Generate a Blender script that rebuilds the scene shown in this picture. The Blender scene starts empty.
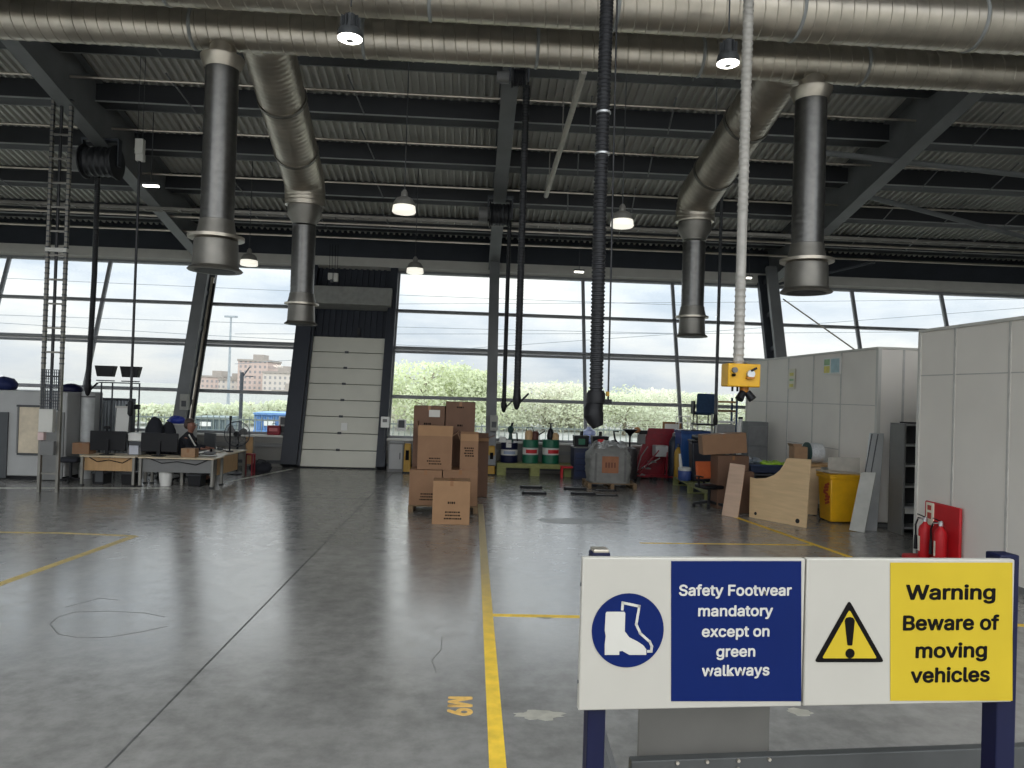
import bpy, bmesh, math, random
from math import sin, cos, pi, radians, atan, sqrt
from mathutils import Vector, Matrix, Euler

S = bpy.context.scene
COL = S.collection
# ------------------------------------------------------------------ camera
FPX, EYE = 740.0, 2.6
cam_d = bpy.data.cameras.new('camera'); cam = bpy.data.objects.new('camera', cam_d); COL.objects.link(cam)
cam_d.sensor_width = 36.0; cam_d.lens = FPX / 1024 * 36; cam_d.clip_start = .05; cam_d.clip_end = 3000
RC = Matrix.Rotation(radians(-3.0), 3, 'Z') @ Matrix.Rotation(radians(90.6), 3, 'X') @ Matrix.Rotation(radians(1.8), 3, 'Z')
cam.matrix_world = Matrix.Translation((0, 0, EYE)) @ RC.to_4x4()
S.camera = cam
# ------------------------------------------------------------------ view, world
S.view_settings.view_transform = 'Standard'; S.view_settings.look = 'None'
S.view_settings.gamma = 1; S.view_settings.use_curve_mapping = False
S.view_settings.exposure = 0.45
SKY_FRONT, SKY_BACK = 0.74, 1.15        # overcast: zenith three times the horizon, brighter side behind the camera
S.cycles.max_bounces = 8; S.cycles.diffuse_bounces = 4; S.cycles.glossy_bounces = 3
S.cycles.transparent_max_bounces = 24; S.cycles.use_denoising = True; S.cycles.sample_clamp_indirect = 6
S.cycles.caustics_reflective = False; S.cycles.caustics_refractive = False
w = bpy.data.worlds.new('overcast_sky'); S.world = w; w.use_nodes = True
nt = w.node_tree; nt.nodes.clear(); N = nt.nodes.new; L = nt.links.new
tc = N('ShaderNodeTexCoord'); mp = N('ShaderNodeMapping'); mp.inputs['Scale'].default_value = (2.2, 2.2, 7.0)
no = N('ShaderNodeTexNoise'); no.inputs['Scale'].default_value = 1.5; no.inputs['Detail'].default_value = 7; no.inputs['Roughness'].default_value = .55
rp = N('ShaderNodeValToRGB')
rp.color_ramp.elements[0].position = .38; rp.color_ramp.elements[0].color = (.62, .69, .78, 1)
rp.color_ramp.elements[1].position = .60; rp.color_ramp.elements[1].color = (1.0, .99, .965, 1)
e = rp.color_ramp.elements.new(.49); e.color = (.82, .855, .90, 1)
sp = N('ShaderNodeSeparateXYZ'); mr = N('ShaderNodeMapRange')
mr.inputs['From Min'].default_value = -.2; mr.inputs['From Max'].default_value = .6
mr.inputs['To Min'].default_value = SKY_BACK; mr.inputs['To Max'].default_value = SKY_FRONT
bg = N('ShaderNodeBackground'); ow = N('ShaderNodeOutputWorld')
L(tc.outputs['Generated'], mp.inputs['Vector']); L(mp.outputs[0], no.inputs['Vector']); L(no.outputs[0], rp.inputs[0])
L(tc.outputs['Generated'], sp.inputs[0]); L(sp.outputs['Y'], mr.inputs['Value'])
cz = N('ShaderNodeMapRange'); cz.inputs['From Min'].default_value = 0; cz.inputs['From Max'].default_value = 1; cz.inputs['To Min'].default_value = 1; cz.inputs['To Max'].default_value = 4.0
mu = N('ShaderNodeMath'); mu.operation = 'MULTIPLY'; L(sp.outputs['Z'], cz.inputs['Value']); L(mr.outputs[0], mu.inputs[0]); L(cz.outputs[0], mu.inputs[1])
L(rp.outputs[0], bg.inputs[0]); L(mu.outputs[0], bg.inputs[1]); L(bg.outputs[0], ow.inputs[0])
w.cycles.sampling_method = 'MANUAL'; w.cycles.sample_map_resolution = 512

# ------------------------------------------------------------------ measuring helpers
def ray(px, py): return RC @ Vector(((px - 512) / FPX, -(py - 384) / FPX, -1))
def P(px, py, Y): d = ray(px, py); return Vector((0, 0, EYE)) + d * (Y / d.y)
def F(px, py, z=0.0): d = ray(px, py); return Vector((0, 0, EYE)) + d * ((z - EYE) / d.z)
Y0, TL = 23.8, .325                       # the glazed end wall leans out: y = Y0 + TL * z
def RZ(y): return 6.78 + .234 * (25.95 - y)   # underside of the rafters
def RP(px, py, dz=0.0):                   # point on the roof plane
    d = ray(px, py); s = (6.78 + dz + .234 * 25.95 - EYE) / (d.z + .234 * d.y); return Vector((0, 0, EYE)) + d * s
def rect(x0, y0, x1, y1, Y):              # left, right, bottom, top at depth Y
    m = (y0 + y1) / 2; n = (x0 + x1) / 2
    return P(x0, m, Y).x, P(x1, m, Y).x, P(n, y1, Y).z, P(n, y0, Y).z

# ------------------------------------------------------------------ materials
def lin(c): c = c / 255; return c / 12.92 if c <= .04045 else ((c + .055) / 1.055) ** 2.4
MATS = {}
def M(name, rgb, rough=.55, metal=0.0, var=.12, scale=6.0, bump=0.0, bscale=30.0, spec=.5, emit=0.0, alpha=None, stretch=None):
    if name in MATS: return MATS[name]
    m = bpy.data.materials.new(name); m.use_nodes = True; t = m.node_tree; b = t.nodes['Principled BSDF']
    c = [lin(v) for v in rgb]
    tcn = t.nodes.new('ShaderNodeTexCoord'); mpn = t.nodes.new('ShaderNodeMapping')
    if stretch: mpn.inputs['Scale'].default_value = stretch
    nz = t.nodes.new('ShaderNodeTexNoise'); nz.inputs['Scale'].default_value = scale; nz.inputs['Detail'].default_value = 5
    r = t.nodes.new('ShaderNodeValToRGB'); r.color_ramp.elements[0].position = .3; r.color_ramp.elements[1].position = .7
    r.color_ramp.elements[0].color = [*(v * (1 - var) for v in c), 1]; r.color_ramp.elements[1].color = [*(min(1, v * (1 + var)) for v in c), 1]
    t.links.new(tcn.outputs['Object'], mpn.inputs[0]); t.links.new(mpn.outputs[0], nz.inputs['Vector']); t.links.new(nz.outputs[0], r.inputs[0])
    t.links.new(r.outputs[0], b.inputs['Base Color'])
    b.inputs['Roughness'].default_value = rough; b.inputs['Metallic'].default_value = metal
    b.inputs['Specular IOR Level'].default_value = spec
    if bump:
        n2 = t.nodes.new('ShaderNodeTexNoise'); n2.inputs['Scale'].default_value = bscale; n2.inputs['Detail'].default_value = 4
        bn = t.nodes.new('ShaderNodeBump'); bn.inputs['Strength'].default_value = bump; bn.inputs['Distance'].default_value = .02
        t.links.new(mpn.outputs[0], n2.inputs['Vector']); t.links.new(n2.outputs[0], bn.inputs['Height']); t.links.new(bn.outputs[0], b.inputs['Normal'])
    if emit:
        b.inputs['Emission Color'].default_value = [*c, 1]; b.inputs['Emission Strength'].default_value = emit
    MATS[name] = m; return m
def glass_mat(name, tint, refl=.08):
    m = bpy.data.materials.new(name); m.use_nodes = True; t = m.node_tree; t.nodes.clear()
    o = t.nodes.new('ShaderNodeOutputMaterial'); mx = t.nodes.new('ShaderNodeMixShader'); tr = t.nodes.new('ShaderNodeBsdfTransparent')
    gl = t.nodes.new('ShaderNodeBsdfGlossy'); gl.inputs['Roughness'].default_value = .02; lw = t.nodes.new('ShaderNodeLayerWeight'); lw.inputs[0].default_value = .25
    tr.inputs[0].default_value = [*tint, 1]; mm = t.nodes.new('ShaderNodeMath'); mm.operation = 'MULTIPLY_ADD'; mm.inputs[1].default_value = .5; mm.inputs[2].default_value = refl * .3
    nz = t.nodes.new('ShaderNodeTexNoise'); nz.inputs['Scale'].default_value = 3; bn = t.nodes.new('ShaderNodeBump'); bn.inputs['Strength'].default_value = .03
    t.links.new(nz.outputs[0], bn.inputs['Height']); t.links.new(bn.outputs[0], gl.inputs['Normal'])
    t.links.new(lw.outputs['Fresnel'], mm.inputs[0]); t.links.new(mm.outputs[0], mx.inputs[0]); t.links.new(tr.outputs[0], mx.inputs[1]); t.links.new(gl.outputs[0], mx.inputs[2]); t.links.new(mx.outputs[0], o.inputs[0])
    MATS[name] = m; return m
GLASS = glass_mat('window_glass', (.94, .96, .96))
STEEL = M('steel_paint', (112, 114, 114), .5, .0, .1, 2)
STEELL = M('light_steel_paint', (150, 152, 150), .5, 0, .1, 2)
STEELD = M('dark_steel_paint', (58, 62, 68), .5, 0, .1, 2)
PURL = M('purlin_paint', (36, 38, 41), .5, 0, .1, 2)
MULL = M('mullion_paint', (132, 134, 136), .45, 0, .1, 2)
DECK = M('roof_deck', (214, 213, 206), .6, .1, .08, 1)
GALV = M('galvanised', (182, 174, 160), .36, .85, .16, 2.5)
GALVD = M('galvanised_dull', (126, 123, 116), .45, .8, .15, 3)
GALVK = M('galvanised_dark', (108, 107, 104), .34, .88, .12, 9)
PALEG = M('pale_grey_panel', (228, 222, 212), .5, 0, .04, 1)
WHITE = M('white_paint', (225, 224, 218), .45, 0, .03, 3)
OFFW = M('off_white', (200, 198, 190), .5, 0, .05, 3)
CREAM = M('cream_paper', (222, 218, 196), .6, 0, .04, 6)
BLACK = M('black_plastic', (15, 15, 18), .5, 0, .15, 6, spec=.3)
RUB = M('black_rubber', (30, 31, 34), .5, 0, .2, 10, .2)
NAVY = M('navy_paint', (7, 12, 46), .5, 0, .1, 4, spec=.25)
BLUE = M('blue_paint', (30, 74, 132), .4, 0, .1, 4)
SGBLUE = M('sign_blue', (3, 25, 80), .6, 0, .04, 4, spec=.15)
SGYEL = M('sign_yellow', (182, 158, 38), .6, 0, .04, 4, spec=.2)
YEL = M('yellow_paint', (226, 170, 24), .4, 0, .08, 6)
LINE = M('floor_line_yellow', (236, 196, 60), .5, 0, .16, 7)
LINEW = M('floor_line_white', (205, 204, 192), .5, 0, .15, 7)
LINEF = M('floor_line_faded', (196, 172, 104), .45, 0, .3, 6)
RED = M('red_paint', (186, 20, 28), .55, 0, .08, 5)
DRED = M('dark_red_paint', (126, 18, 32), .4, 0, .15, 5)
GREEN = M('green_paint', (18, 92, 66), .4, 0, .1, 5)
LIME = M('lime_green', (150, 190, 50), .5, 0, .2, 8)
CARD = M('cardboard', (138, 104, 76), .75, 0, .07, 4, .1, 60)
CARDL = M('cardboard_light', (156, 120, 86), .75, 0, .07, 4, .1, 60)
CARDD = M('cardboard_dark', (106, 78, 60), .75, 0, .08, 4, .1, 60)
TAPE = M('brown_tape', (140, 96, 58), .35, 0, .05, 6)
INK = M('black_ink', (16, 14, 13), .8, 0, .1, 6, spec=.1)
MDF = M('beech_board', (208, 178, 136), .5, 0, .08, 2, 0, 30, .5, 0, None, (1, 1, 9))
PINK = M('pale_wood_board', (200, 170, 146), .5, 0, .08, 2, 0, 30, .5, 0, None, (1, 1, 9))
OAK = M('oak_laminate', (176, 140, 96), .45, 0, .1, 3, 0, 30, .5, 0, None, (6, 1, 1))
WOOD = M('pallet_wood', (120, 98, 72), .8, 0, .2, 5, .2, 40, .5, 0, None, (1, 6, 6))
GWOOD = M('green_pallet_wood', (134, 136, 84), .8, 0, .2, 5, .2, 40, .5, 0, None, (1, 6, 6))
GREY = M('grey_paint', (112, 112, 110), .5, 0, .06, 3)
DGREY = M('dark_grey_paint', (66, 68, 70), .5, 0, .08, 3)
MGREY = M('machine_grey', (164, 164, 162), .5, 0, .06, 2)
ALU = M('aluminium', (196, 198, 198), .38, .7, .06, 4)
LAMPB = M('lamp_glass', (236, 232, 218), .3, 0, .02, 4, emit=.75)
LAMPD = M('lamp_dome', (150, 148, 142), .35, .4, .05, 4)
LAMPW = M('lamp_glow', (255, 252, 240), .4, 0, .01, 4, emit=5.0)
SKIN = M('skin', (140, 98, 82), .5, 0, .06, 12)
HAIR = M('dark_brown_hair', (66, 54, 48), .6, 0, .2, 30)
JACK = M('dark_jacket', (26, 28, 36), .8, 0, .2, 14, .3, 60)
CONC = M('outside_concrete', (132, 132, 126), .8, 0, .15, .6)
LEAF = None

# ------------------------------------------------------------------ mesh builder
class MB:
    def __init__(s): s.bm = bmesh.new(); s.slot = 0
    def _mi(s, n0):
        if s.slot:
            for f in list(s.bm.faces)[n0:]: f.material_index = s.slot
        return s
    def box(s, c, d, rot=(0, 0, 0), top=(1, 1)):
        n0 = len(s.bm.faces); m = Matrix.Translation(c) @ Euler(rot).to_matrix().to_4x4()
        vs = []
        for z in (-.5, .5):
            k = top if z > 0 else (1, 1)
            for x, y in ((-.5, -.5), (.5, -.5), (.5, .5), (-.5, .5)):
                vs.append(s.bm.verts.new(m @ Vector((x * d[0] * k[0], y * d[1] * k[1], z * d[2]))))
        for q in ((3, 2, 1, 0), (4, 5, 6, 7), (0, 1, 5, 4), (1, 2, 6, 5), (2, 3, 7, 6), (3, 0, 4, 7)): s.bm.faces.new([vs[i] for i in q])
        return s._mi(n0)
    def bx(s, x0, x1, y0, y1, z0, z1): return s.box(((x0 + x1) / 2, (y0 + y1) / 2, (z0 + z1) / 2), (x1 - x0, y1 - y0, z1 - z0))
    def bar(s, p0, p1, a, b, up=(0, 0, 1)):          # rectangular bar, a sideways, b along up
        p0, p1 = Vector(p0), Vector(p1); d = (p1 - p0); l = d.length; d.normalize(); u = Vector(up)
        sd = d.cross(u)
        if sd.length < 1e-4: u = Vector((0, 1, 0)); sd = d.cross(u)
        sd.normalize(); u = sd.cross(d).normalized(); n0 = len(s.bm.faces); vs = []
        for p in (p0, p1):
            for x, y in ((-.5, -.5), (.5, -.5), (.5, .5), (-.5, .5)): vs.append(s.bm.verts.new(p + sd * (x * a) + u * (y * b)))
        for q in ((3, 2, 1, 0), (4, 5, 6, 7), (0, 1, 5, 4), (1, 2, 6, 5), (2, 3, 7, 6), (3, 0, 4, 7)): s.bm.faces.new([vs[i] for i in q])
        return s._mi(n0)
    def ibeam(s, p0, p1, fl, dep, t=.02, tw=.014, up=(0, 0, 1)):
        p0, p1 = Vector(p0), Vector(p1); d = (p1 - p0).normalized(); u = Vector(up); sd = d.cross(u).normalized(); u = sd.cross(d).normalized()
        s.bar(p0 - u * (dep - t) / 2, p1 - u * (dep - t) / 2, fl, t, u); s.bar(p0 + u * (dep - t) / 2, p1 + u * (dep - t) / 2, fl, t, u)
        return s.bar(p0, p1, tw, dep - 2 * t, u)
    def sweep(s, pts, rf, step=None, n=16, cap=True):
        pts = [Vector(p) for p in pts]; n0 = len(s.bm.faces)
        if step:
            out = [(pts[0], 0.0)]; acc = 0
            for a, b in zip(pts, pts[1:]):
                l = (b - a).length; k = max(1, int(round(l / step)))
                for i in range(1, k + 1): out.append((a.lerp(b, i / k), acc + l * i / k))
                acc += l
        else:
            out = [(pts[0], 0.0)]; acc = 0
            for a, b in zip(pts, pts[1:]): acc += (b - a).length; out.append((b, acc))
        rr = rf if callable(rf) else (lambda q: rf)
        prev = None; last = None
        for i, (p, sd) in enumerate(out):
            t = (out[min(i + 1, len(out) - 1)][0] - out[max(i - 1, 0)][0]).normalized()
            if prev is None:
                prev = t.orthogonal().normalized()
            prev = (prev - t * prev.dot(t)).normalized(); bn = t.cross(prev); r = rr(sd)
            ring = [s.bm.verts.new(p + (prev * cos(2 * pi * j / n) + bn * sin(2 * pi * j / n)) * r) for j in range(n)]
            if last:
                for j in range(n): s.bm.faces.new((last[j], last[(j + 1) % n], ring[(j + 1) % n], ring[j]))
            elif cap: s.bm.faces.new(ring[::-1])
            last = ring
        if cap: s.bm.faces.new(last)
        return s._mi(n0)
    def cyl(s, p0, p1, r0, r1=None, n=16):
        r1 = r0 if r1 is None else r1; l = (Vector(p1) - Vector(p0)).length
        return s.sweep([p0, p1], lambda q: r0 + (r1 - r0) * q / l, None, n)
    def lathe(s, prof, c=(0, 0, 0), n=24, ax=None):
        n0 = len(s.bm.faces); m = Matrix.Translation(c) @ (ax or Matrix()); last = None
        for r, z in prof:
            ring = [s.bm.verts.new(m @ Vector((max(r, 1e-4) * cos(2 * pi * j / n), max(r, 1e-4) * sin(2 * pi * j / n), z))) for j in range(n)]
            if last:
                for j in range(n): s.bm.faces.new((last[j], last[(j + 1) % n], ring[(j + 1) % n], ring[j]))
            else: s.bm.faces.new(ring[::-1])
            last = ring
        s.bm.faces.new(last); return s._mi(n0)
    def prism(s, poly, t, m=None):                  # polygon in local XY, thickness along +Z
        n0 = len(s.bm.faces); m = m or Matrix()
        a = [s.bm.verts.new(m @ Vector((x, y, 0))) for x, y in poly]; b = [s.bm.verts.new(m @ Vector((x, y, t))) for x, y in poly]
        s.bm.faces.new(a[::-1]); s.bm.faces.new(b); k = len(poly)
        for i in range(k): s.bm.faces.new((a[i], a[(i + 1) % k], b[(i + 1) % k], b[i]))
        return s._mi(n0)
    def sph(s, c, r, n=16, jit=0, seed=1):
        n0 = len(s.bm.faces); r = (r, r, r) if not hasattr(r, '__len__') else r
        g = bmesh.ops.create_uvsphere(s.bm, u_segments=n, v_segments=max(6, n // 2), radius=1, matrix=Matrix.Translation(c) @ Matrix.Diagonal((*r, 1)))
        if jit:
            q = random.Random(seed)
            for v in g['verts']: v.co += Vector((q.uniform(-jit, jit), q.uniform(-jit, jit), q.uniform(-jit, jit)))
        return s._mi(n0)
    def build(s, name, mat, parent=None, bevel=0, world=False, ang=35, seg=2, origin=None):
        me = bpy.data.meshes.new(name)
        if world and parent is not None: bmesh.ops.transform(s.bm, matrix=wm(parent).inverted(), verts=s.bm.verts)
        if origin is not None: bmesh.ops.translate(s.bm, vec=-Vector(origin), verts=s.bm.verts)
        bmesh.ops.recalc_face_normals(s.bm, faces=s.bm.faces)
        s.bm.to_mesh(me); s.bm.free()
        for mm in (mat if isinstance(mat, (list, tuple)) else [mat]): me.materials.append(mm)
        me.polygons.foreach_set('use_smooth', [True] * len(me.polygons)); me.set_sharp_from_angle(angle=radians(ang))
        o = bpy.data.objects.new(name, me); COL.objects.link(o); o.parent = parent
        if origin is not None: o.location = origin
        if bevel:
            b = o.modifiers.new('bevel', 'BEVEL'); b.width = bevel; b.segments = seg; b.limit_method = 'ANGLE'
        return o
def wm(o):
    m = o.matrix_basis.copy()
    while o.parent: o = o.parent; m = o.matrix_basis @ m
    return m
def tag(o, label, cat, group=None):
    o['label'] = label; o['category'] = cat
    if group: o['group'] = group
    return o
def thing(name, label, cat, loc=(0, 0, 0), rz=0.0, group=None):
    o = bpy.data.objects.new(name, None); COL.objects.link(o); o.empty_display_size = .2
    o.location = loc; o.rotation_euler = (0, 0, rz); return tag(o, label, cat, group)
def struct(o): o['kind'] = 'structure'; return o
def dup(root, loc, rz=None, label=None):
    r = root.copy(); COL.objects.link(r); r.location = loc
    if rz is not None: r.rotation_euler = (0, 0, rz)
    if label: r['label'] = label
    for ch in list(root.children):
        c = ch.copy(); COL.objects.link(c); c.parent = r
        for g in list(ch.children):
            d = g.copy(); COL.objects.link(d); d.parent = c
    return r
import os
FONT = None
try:
    fp_ = os.path.join(bpy.utils.system_resource('DATAFILES'), 'fonts', 'Inter.woff2')
    if os.path.exists(fp_): FONT = bpy.data.fonts.load(fp_)
except Exception: FONT = None
def text(name, body, size, mat, parent, m, bold=.0, align='CENTER', sx=1.0, ext=.0015):
    cu = bpy.data.curves.new(name, 'FONT'); cu.body = body; cu.size = size
    if FONT: cu.font = FONT
    cu.align_x = align; cu.align_y = 'CENTER';  cu.extrude = ext; cu.resolution_u = 4
    ob = bpy.data.objects.new(name, cu); COL.objects.link(ob); dg = bpy.context.evaluated_depsgraph_get()
    m0 = bpy.data.meshes.new_from_object(ob.evaluated_get(dg)); bpy.data.objects.remove(ob); bpy.data.curves.remove(cu)
    bb = bmesh.new()                                   # heavier strokes: the outline stacked with tiny shifts
    for i in range(8 if bold else 1):
        k0 = len(bb.verts); bb.from_mesh(m0); bb.verts.ensure_lookup_table()
        if bold: bmesh.ops.translate(bb, vec=(bold * cos(i * pi / 4), bold * sin(i * pi / 4), .00004 * i), verts=bb.verts[k0:])
    me = bpy.data.meshes.new(name); bb.to_mesh(me); bb.free()
    me.transform(m @ Matrix.Diagonal((sx, 1, 1, 1))); me.materials.clear(); me.materials.append(mat)
    o = bpy.data.objects.new(name, me); COL.objects.link(o); o.parent = parent; return o
FRONT = Matrix(((1, 0, 0, 0), (0, 0, -1, 0), (0, 1, 0, 0), (0, 0, 0, 1)))   # XY plane stood up, facing -Y

# ================================================================== SETTING
XL, XR, YB = -19.2, 21.2, -7.0
# floor: polished concrete
fm = bpy.data.materials.new('polished_concrete'); fm.use_nodes = True; t = fm.node_tree; b = t.nodes['Principled BSDF']
def _n(k): return t.nodes.new(k)
tcf = _n('ShaderNodeTexCoord')
def _noise(scale, det, st=(1, 1, 1), ro=.55):
    mpx = _n('ShaderNodeMapping'); mpx.inputs['Scale'].default_value = st; z = _n('ShaderNodeTexNoise'); z.inputs['Scale'].default_value = scale; z.inputs['Detail'].default_value = det; z.inputs['Roughness'].default_value = ro
    t.links.new(tcf.outputs['Object'], mpx.inputs[0]); t.links.new(mpx.outputs[0], z.inputs['Vector']); return z
n1 = _noise(.35, 6); n2 = _noise(4, 8, (1, 1, 1), .7); n3 = _noise(30, 3)
r1 = _n('ShaderNodeValToRGB'); r1.color_ramp.elements[0].position = .3; r1.color_ramp.elements[1].position = .75
r1.color_ramp.elements[0].color = (.20, .193, .18, 1); r1.color_ramp.elements[1].color = (.31, .30, .28, 1)
r2 = _n('ShaderNodeValToRGB'); r2.color_ramp.elements[0].position = .36; r2.color_ramp.elements[1].position = .62
r2.color_ramp.elements[0].color = (.82, .82, .82, 1); r2.color_ramp.elements[1].color = (1.1, 1.1, 1.1, 1)
mx = _n('ShaderNodeMix'); mx.data_type = 'RGBA'; mx.blend_type = 'MULTIPLY'; mx.inputs[0].default_value = 1
t.links.new(n1.outputs[0], r1.inputs[0]); t.links.new(n2.outputs[0], r2.inputs[0]); t.links.new(r1.outputs[0], mx.inputs[6]); t.links.new(r2.outputs[0], mx.inputs[7]); t.links.new(mx.outputs[2], b.inputs['Base Color'])
rr = _n('ShaderNodeMapRange'); rr.inputs['From Min'].default_value = .3; rr.inputs['From Max'].default_value = .7; rr.inputs['To Min'].default_value = .15; rr.inputs['To Max'].default_value = .27
t.links.new(n2.outputs[0], rr.inputs['Value']); t.links.new(rr.outputs[0], b.inputs['Roughness'])
bn = _n('ShaderNodeBump'); bn.inputs['Strength'].default_value = .06; bn.inputs['Distance'].default_value = .01
n4 = _noise(5, 5, (.6, 1.4, 1)); t.links.new(n4.outputs[0], bn.inputs['Height']); t.links.new(bn.outputs[0], b.inputs['Normal'])
b.inputs['Specular IOR Level'].default_value = 1.0; b.inputs['IOR'].default_value = 2.0
FLOORM = fm
floor = struct(MB().bx(XL, XR, YB, Y0 + .3, -.3, 0).build('floor', FLOORM))
JOINT = M('joint_filler', (74, 74, 72), .8, 0, .3, 8)
for x in (-2.37, -12.4, 7.4): MB().bx(x - .009, x + .009, YB, Y0 - .2, -.01, .0015).build('joint', JOINT, floor)
for y in (17.4,): MB().bx(XL, -2.38, y - .01, y + .01, -.01, .0015).build('joint', JOINT, floor)
# tyre scuffs and stains on the concrete
SCUFF = M('tyre_scuff', (104, 103, 100), .35, 0, .2, 14)
def scuff(pts, wd):
    m = MB(); pts = [F(*p) for p in pts]
    for a, b2 in zip(pts, pts[1:]): m.bar((a.x, a.y, .0008), (b2.x, b2.y, .0008), wd, .0016)
    m.build('scuff_mark', SCUFF, floor)
scuff([(50, 624), (58, 617), (75, 612), (110, 611), (145, 613), (165, 617)], .012)
scuff([(50, 624), (58, 634), (80, 638), (110, 637), (140, 632), (168, 626)], .012)
scuff([(66, 607), (100, 598), (118, 600)], .01); scuff([(442, 637), (441, 650), (432, 660), (436, 672)], .009)
STAIN = M('pale_worn_patch', (164, 160, 148), .45, 0, .2, 9)
def patch(px, py, w_, d_, seed, mat=STAIN, name='worn_patch'):
    q = random.Random(seed); c = F(px, py); poly = []
    for i in range(22):
        a = 2 * pi * i / 22; k = q.uniform(.7, 1.1); poly.append((c.x + w_ * k * cos(a), c.y + d_ * k * sin(a)))
    MB().prism(poly, .0012, Matrix.Translation((0, 0, .0002))).build(name, mat, floor)
patch(540, 715, .22, .1, 1); patch(575, 521, .9, .35, 2, SCUFF, 'oil_stain'); patch(545, 617, .1, .07, 3, SCUFF, 'oil_stain'); patch(800, 712, .12, .08, 4)
# roof
def deck():
    m = MB(); bm = m.bm; p = .2; n = int((XR - XL + 4) / p); rows = []
    for y in (4.5, 27.2):
        row = []; z0 = RZ(y) + 1.34
        for i in range(n):
            x = XL - 2 + i * p
            for dx, dz in ((0, 0), (.06, 0), (.075, .1), (.185, .1)): row.append(bm.verts.new((x + dx, y, z0 + dz)))
        rows.append(row)
    for a, b2, c, d in zip(rows[0], rows[0][1:], rows[1][1:], rows[1]): bm.faces.new((a, b2, c, d))
    z0, z1 = RZ(4.5) + 1.55, RZ(27.2) + 1.55
    q = [bm.verts.new(v) for v in ((XL - 2, 4.5, z0), (XR + 2, 4.5, z0), (XR + 2, 27.2, z1), (XL - 2, 27.2, z1))]; bm.faces.new(q)
    return struct(m.build('ceiling', DECK, ang=20))
deck()
K = 0
def trim(m, mat, **k):
    global K; K += 1; return struct(m.build('trim_%d' % K, mat, **k))
COLX = (-9.45, .58, 10.55)
for x in COLX + (-19.0, 21.0):                       # rafters falling towards the glazing
    y0, y1 = YB, 26.4; c = .66
    trim(MB().ibeam((x, y0, RZ(y0) + c), (x, y1, RZ(y1) + c), .36, 1.32, .03, .02), STEEL)
yy = 24.85
while yy > YB + .3:                                  # broad purlins; lighter lips paint in the lit flange edges
    z = RZ(yy) + .87; wd = .5; z2 = z - .234 * wd * .5
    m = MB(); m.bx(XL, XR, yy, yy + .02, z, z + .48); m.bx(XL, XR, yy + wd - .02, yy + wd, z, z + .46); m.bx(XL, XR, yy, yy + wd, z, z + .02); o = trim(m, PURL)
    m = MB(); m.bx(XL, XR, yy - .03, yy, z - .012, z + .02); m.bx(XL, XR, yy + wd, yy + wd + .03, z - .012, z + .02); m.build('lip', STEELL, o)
    yy -= 2.1
# unseen rooflight added over the near end to bring in sky light
m = MB(); x = XL
while x < XR: m.bar((x, YB - 1, RZ(YB - 1) + 1.4), (x, 4.5, RZ(4.5) + 1.4), .08, .12); x += 2.5
rl_ = struct(m.build('window_roof_added', MULL)); m = MB(); m.bar((1, YB - 1, RZ(YB - 1) + 1.42), (1, 4.5, RZ(4.5) + 1.42), XR - XL, .02); m.build('glass', GLASS, rl_)
for (x, ya, yb2) in [(-14.3, 7, 25), (-7.3, 9, 25), (-5.2, 9, 25), (-3.1, 15, 25), (2.6, 9, 25), (4.6, 11, 25), (6.6, 11, 25), (12.6, 13, 25), (14.6, 13, 25), (16.6, 13, 25)]:   # sag rods, in short lengths
    m = MB(); y = ya
    while y < yb2: m.cyl((x, y, RZ(y) + .9), (x + .18, y + 1.4, RZ(y + 1.4) + .86), .02, n=6); y += 2.1
    trim(m, STEEL)
# conduits and cable trays under the roof
for y, r, dz in ((17.4, .03, .72), (19.4, .03, .7), (21.2, .03, .5), (22.9, .035, .1), (23.9, .035, .1)):
    trim(MB().cyl((XL, y, RZ(y) + dz), (XR, y, RZ(y) + dz), r, n=8), GALV)
m = MB()
for s_ in (-.15, .15): m.bar((XL, 22.0 + s_, RZ(22) - .12), (XR, 22.0 + s_, RZ(22) - .12), .03, .07)
x = XL
while x < XR: m.bar((x, 21.85, RZ(22) - .14), (x, 22.15, RZ(22) - .14), .03, .02); x += .5
trim(m, GALVD)
# wind braces on the right
for (a, b2) in (((866, 196), (1040, 241)), ((800, 150), (1030, 176))):
    pa, pb = RP(*a, .1), RP(*b2, .1); trim(MB().cyl(pa, pb, .07, n=12), STEEL)
pa, pb = RP(832, 290, -.1), P(905, 262, 25.0); trim(MB().cyl(P(775, 285, 25.3), RP(875, 262, -.05), .05, n=10), STEELD)
trim(MB().cyl(P(783, 299, 25.2), P(858, 352, 24.6), .025, n=8), GALV)
# sloping pale conduit in the middle of the roof
# eave beam
AL = atan(TL)
def fw(x, z, off=0.0): return Vector((x, Y0 + TL * z + off * cos(AL), z - off * sin(AL)))
FUP = Vector((0, sin(AL), cos(AL)))
m = MB(); m.bar(fw(XL, 6.84, -.1), fw(XR, 6.84, -.1), .34, .34, FUP); trim(m, OFFW)
m = MB(); m.bar(fw(XL, 7.6, .0), fw(XR, 7.6, .0), .1, 1.3, FUP); trim(m, STEELD)
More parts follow.
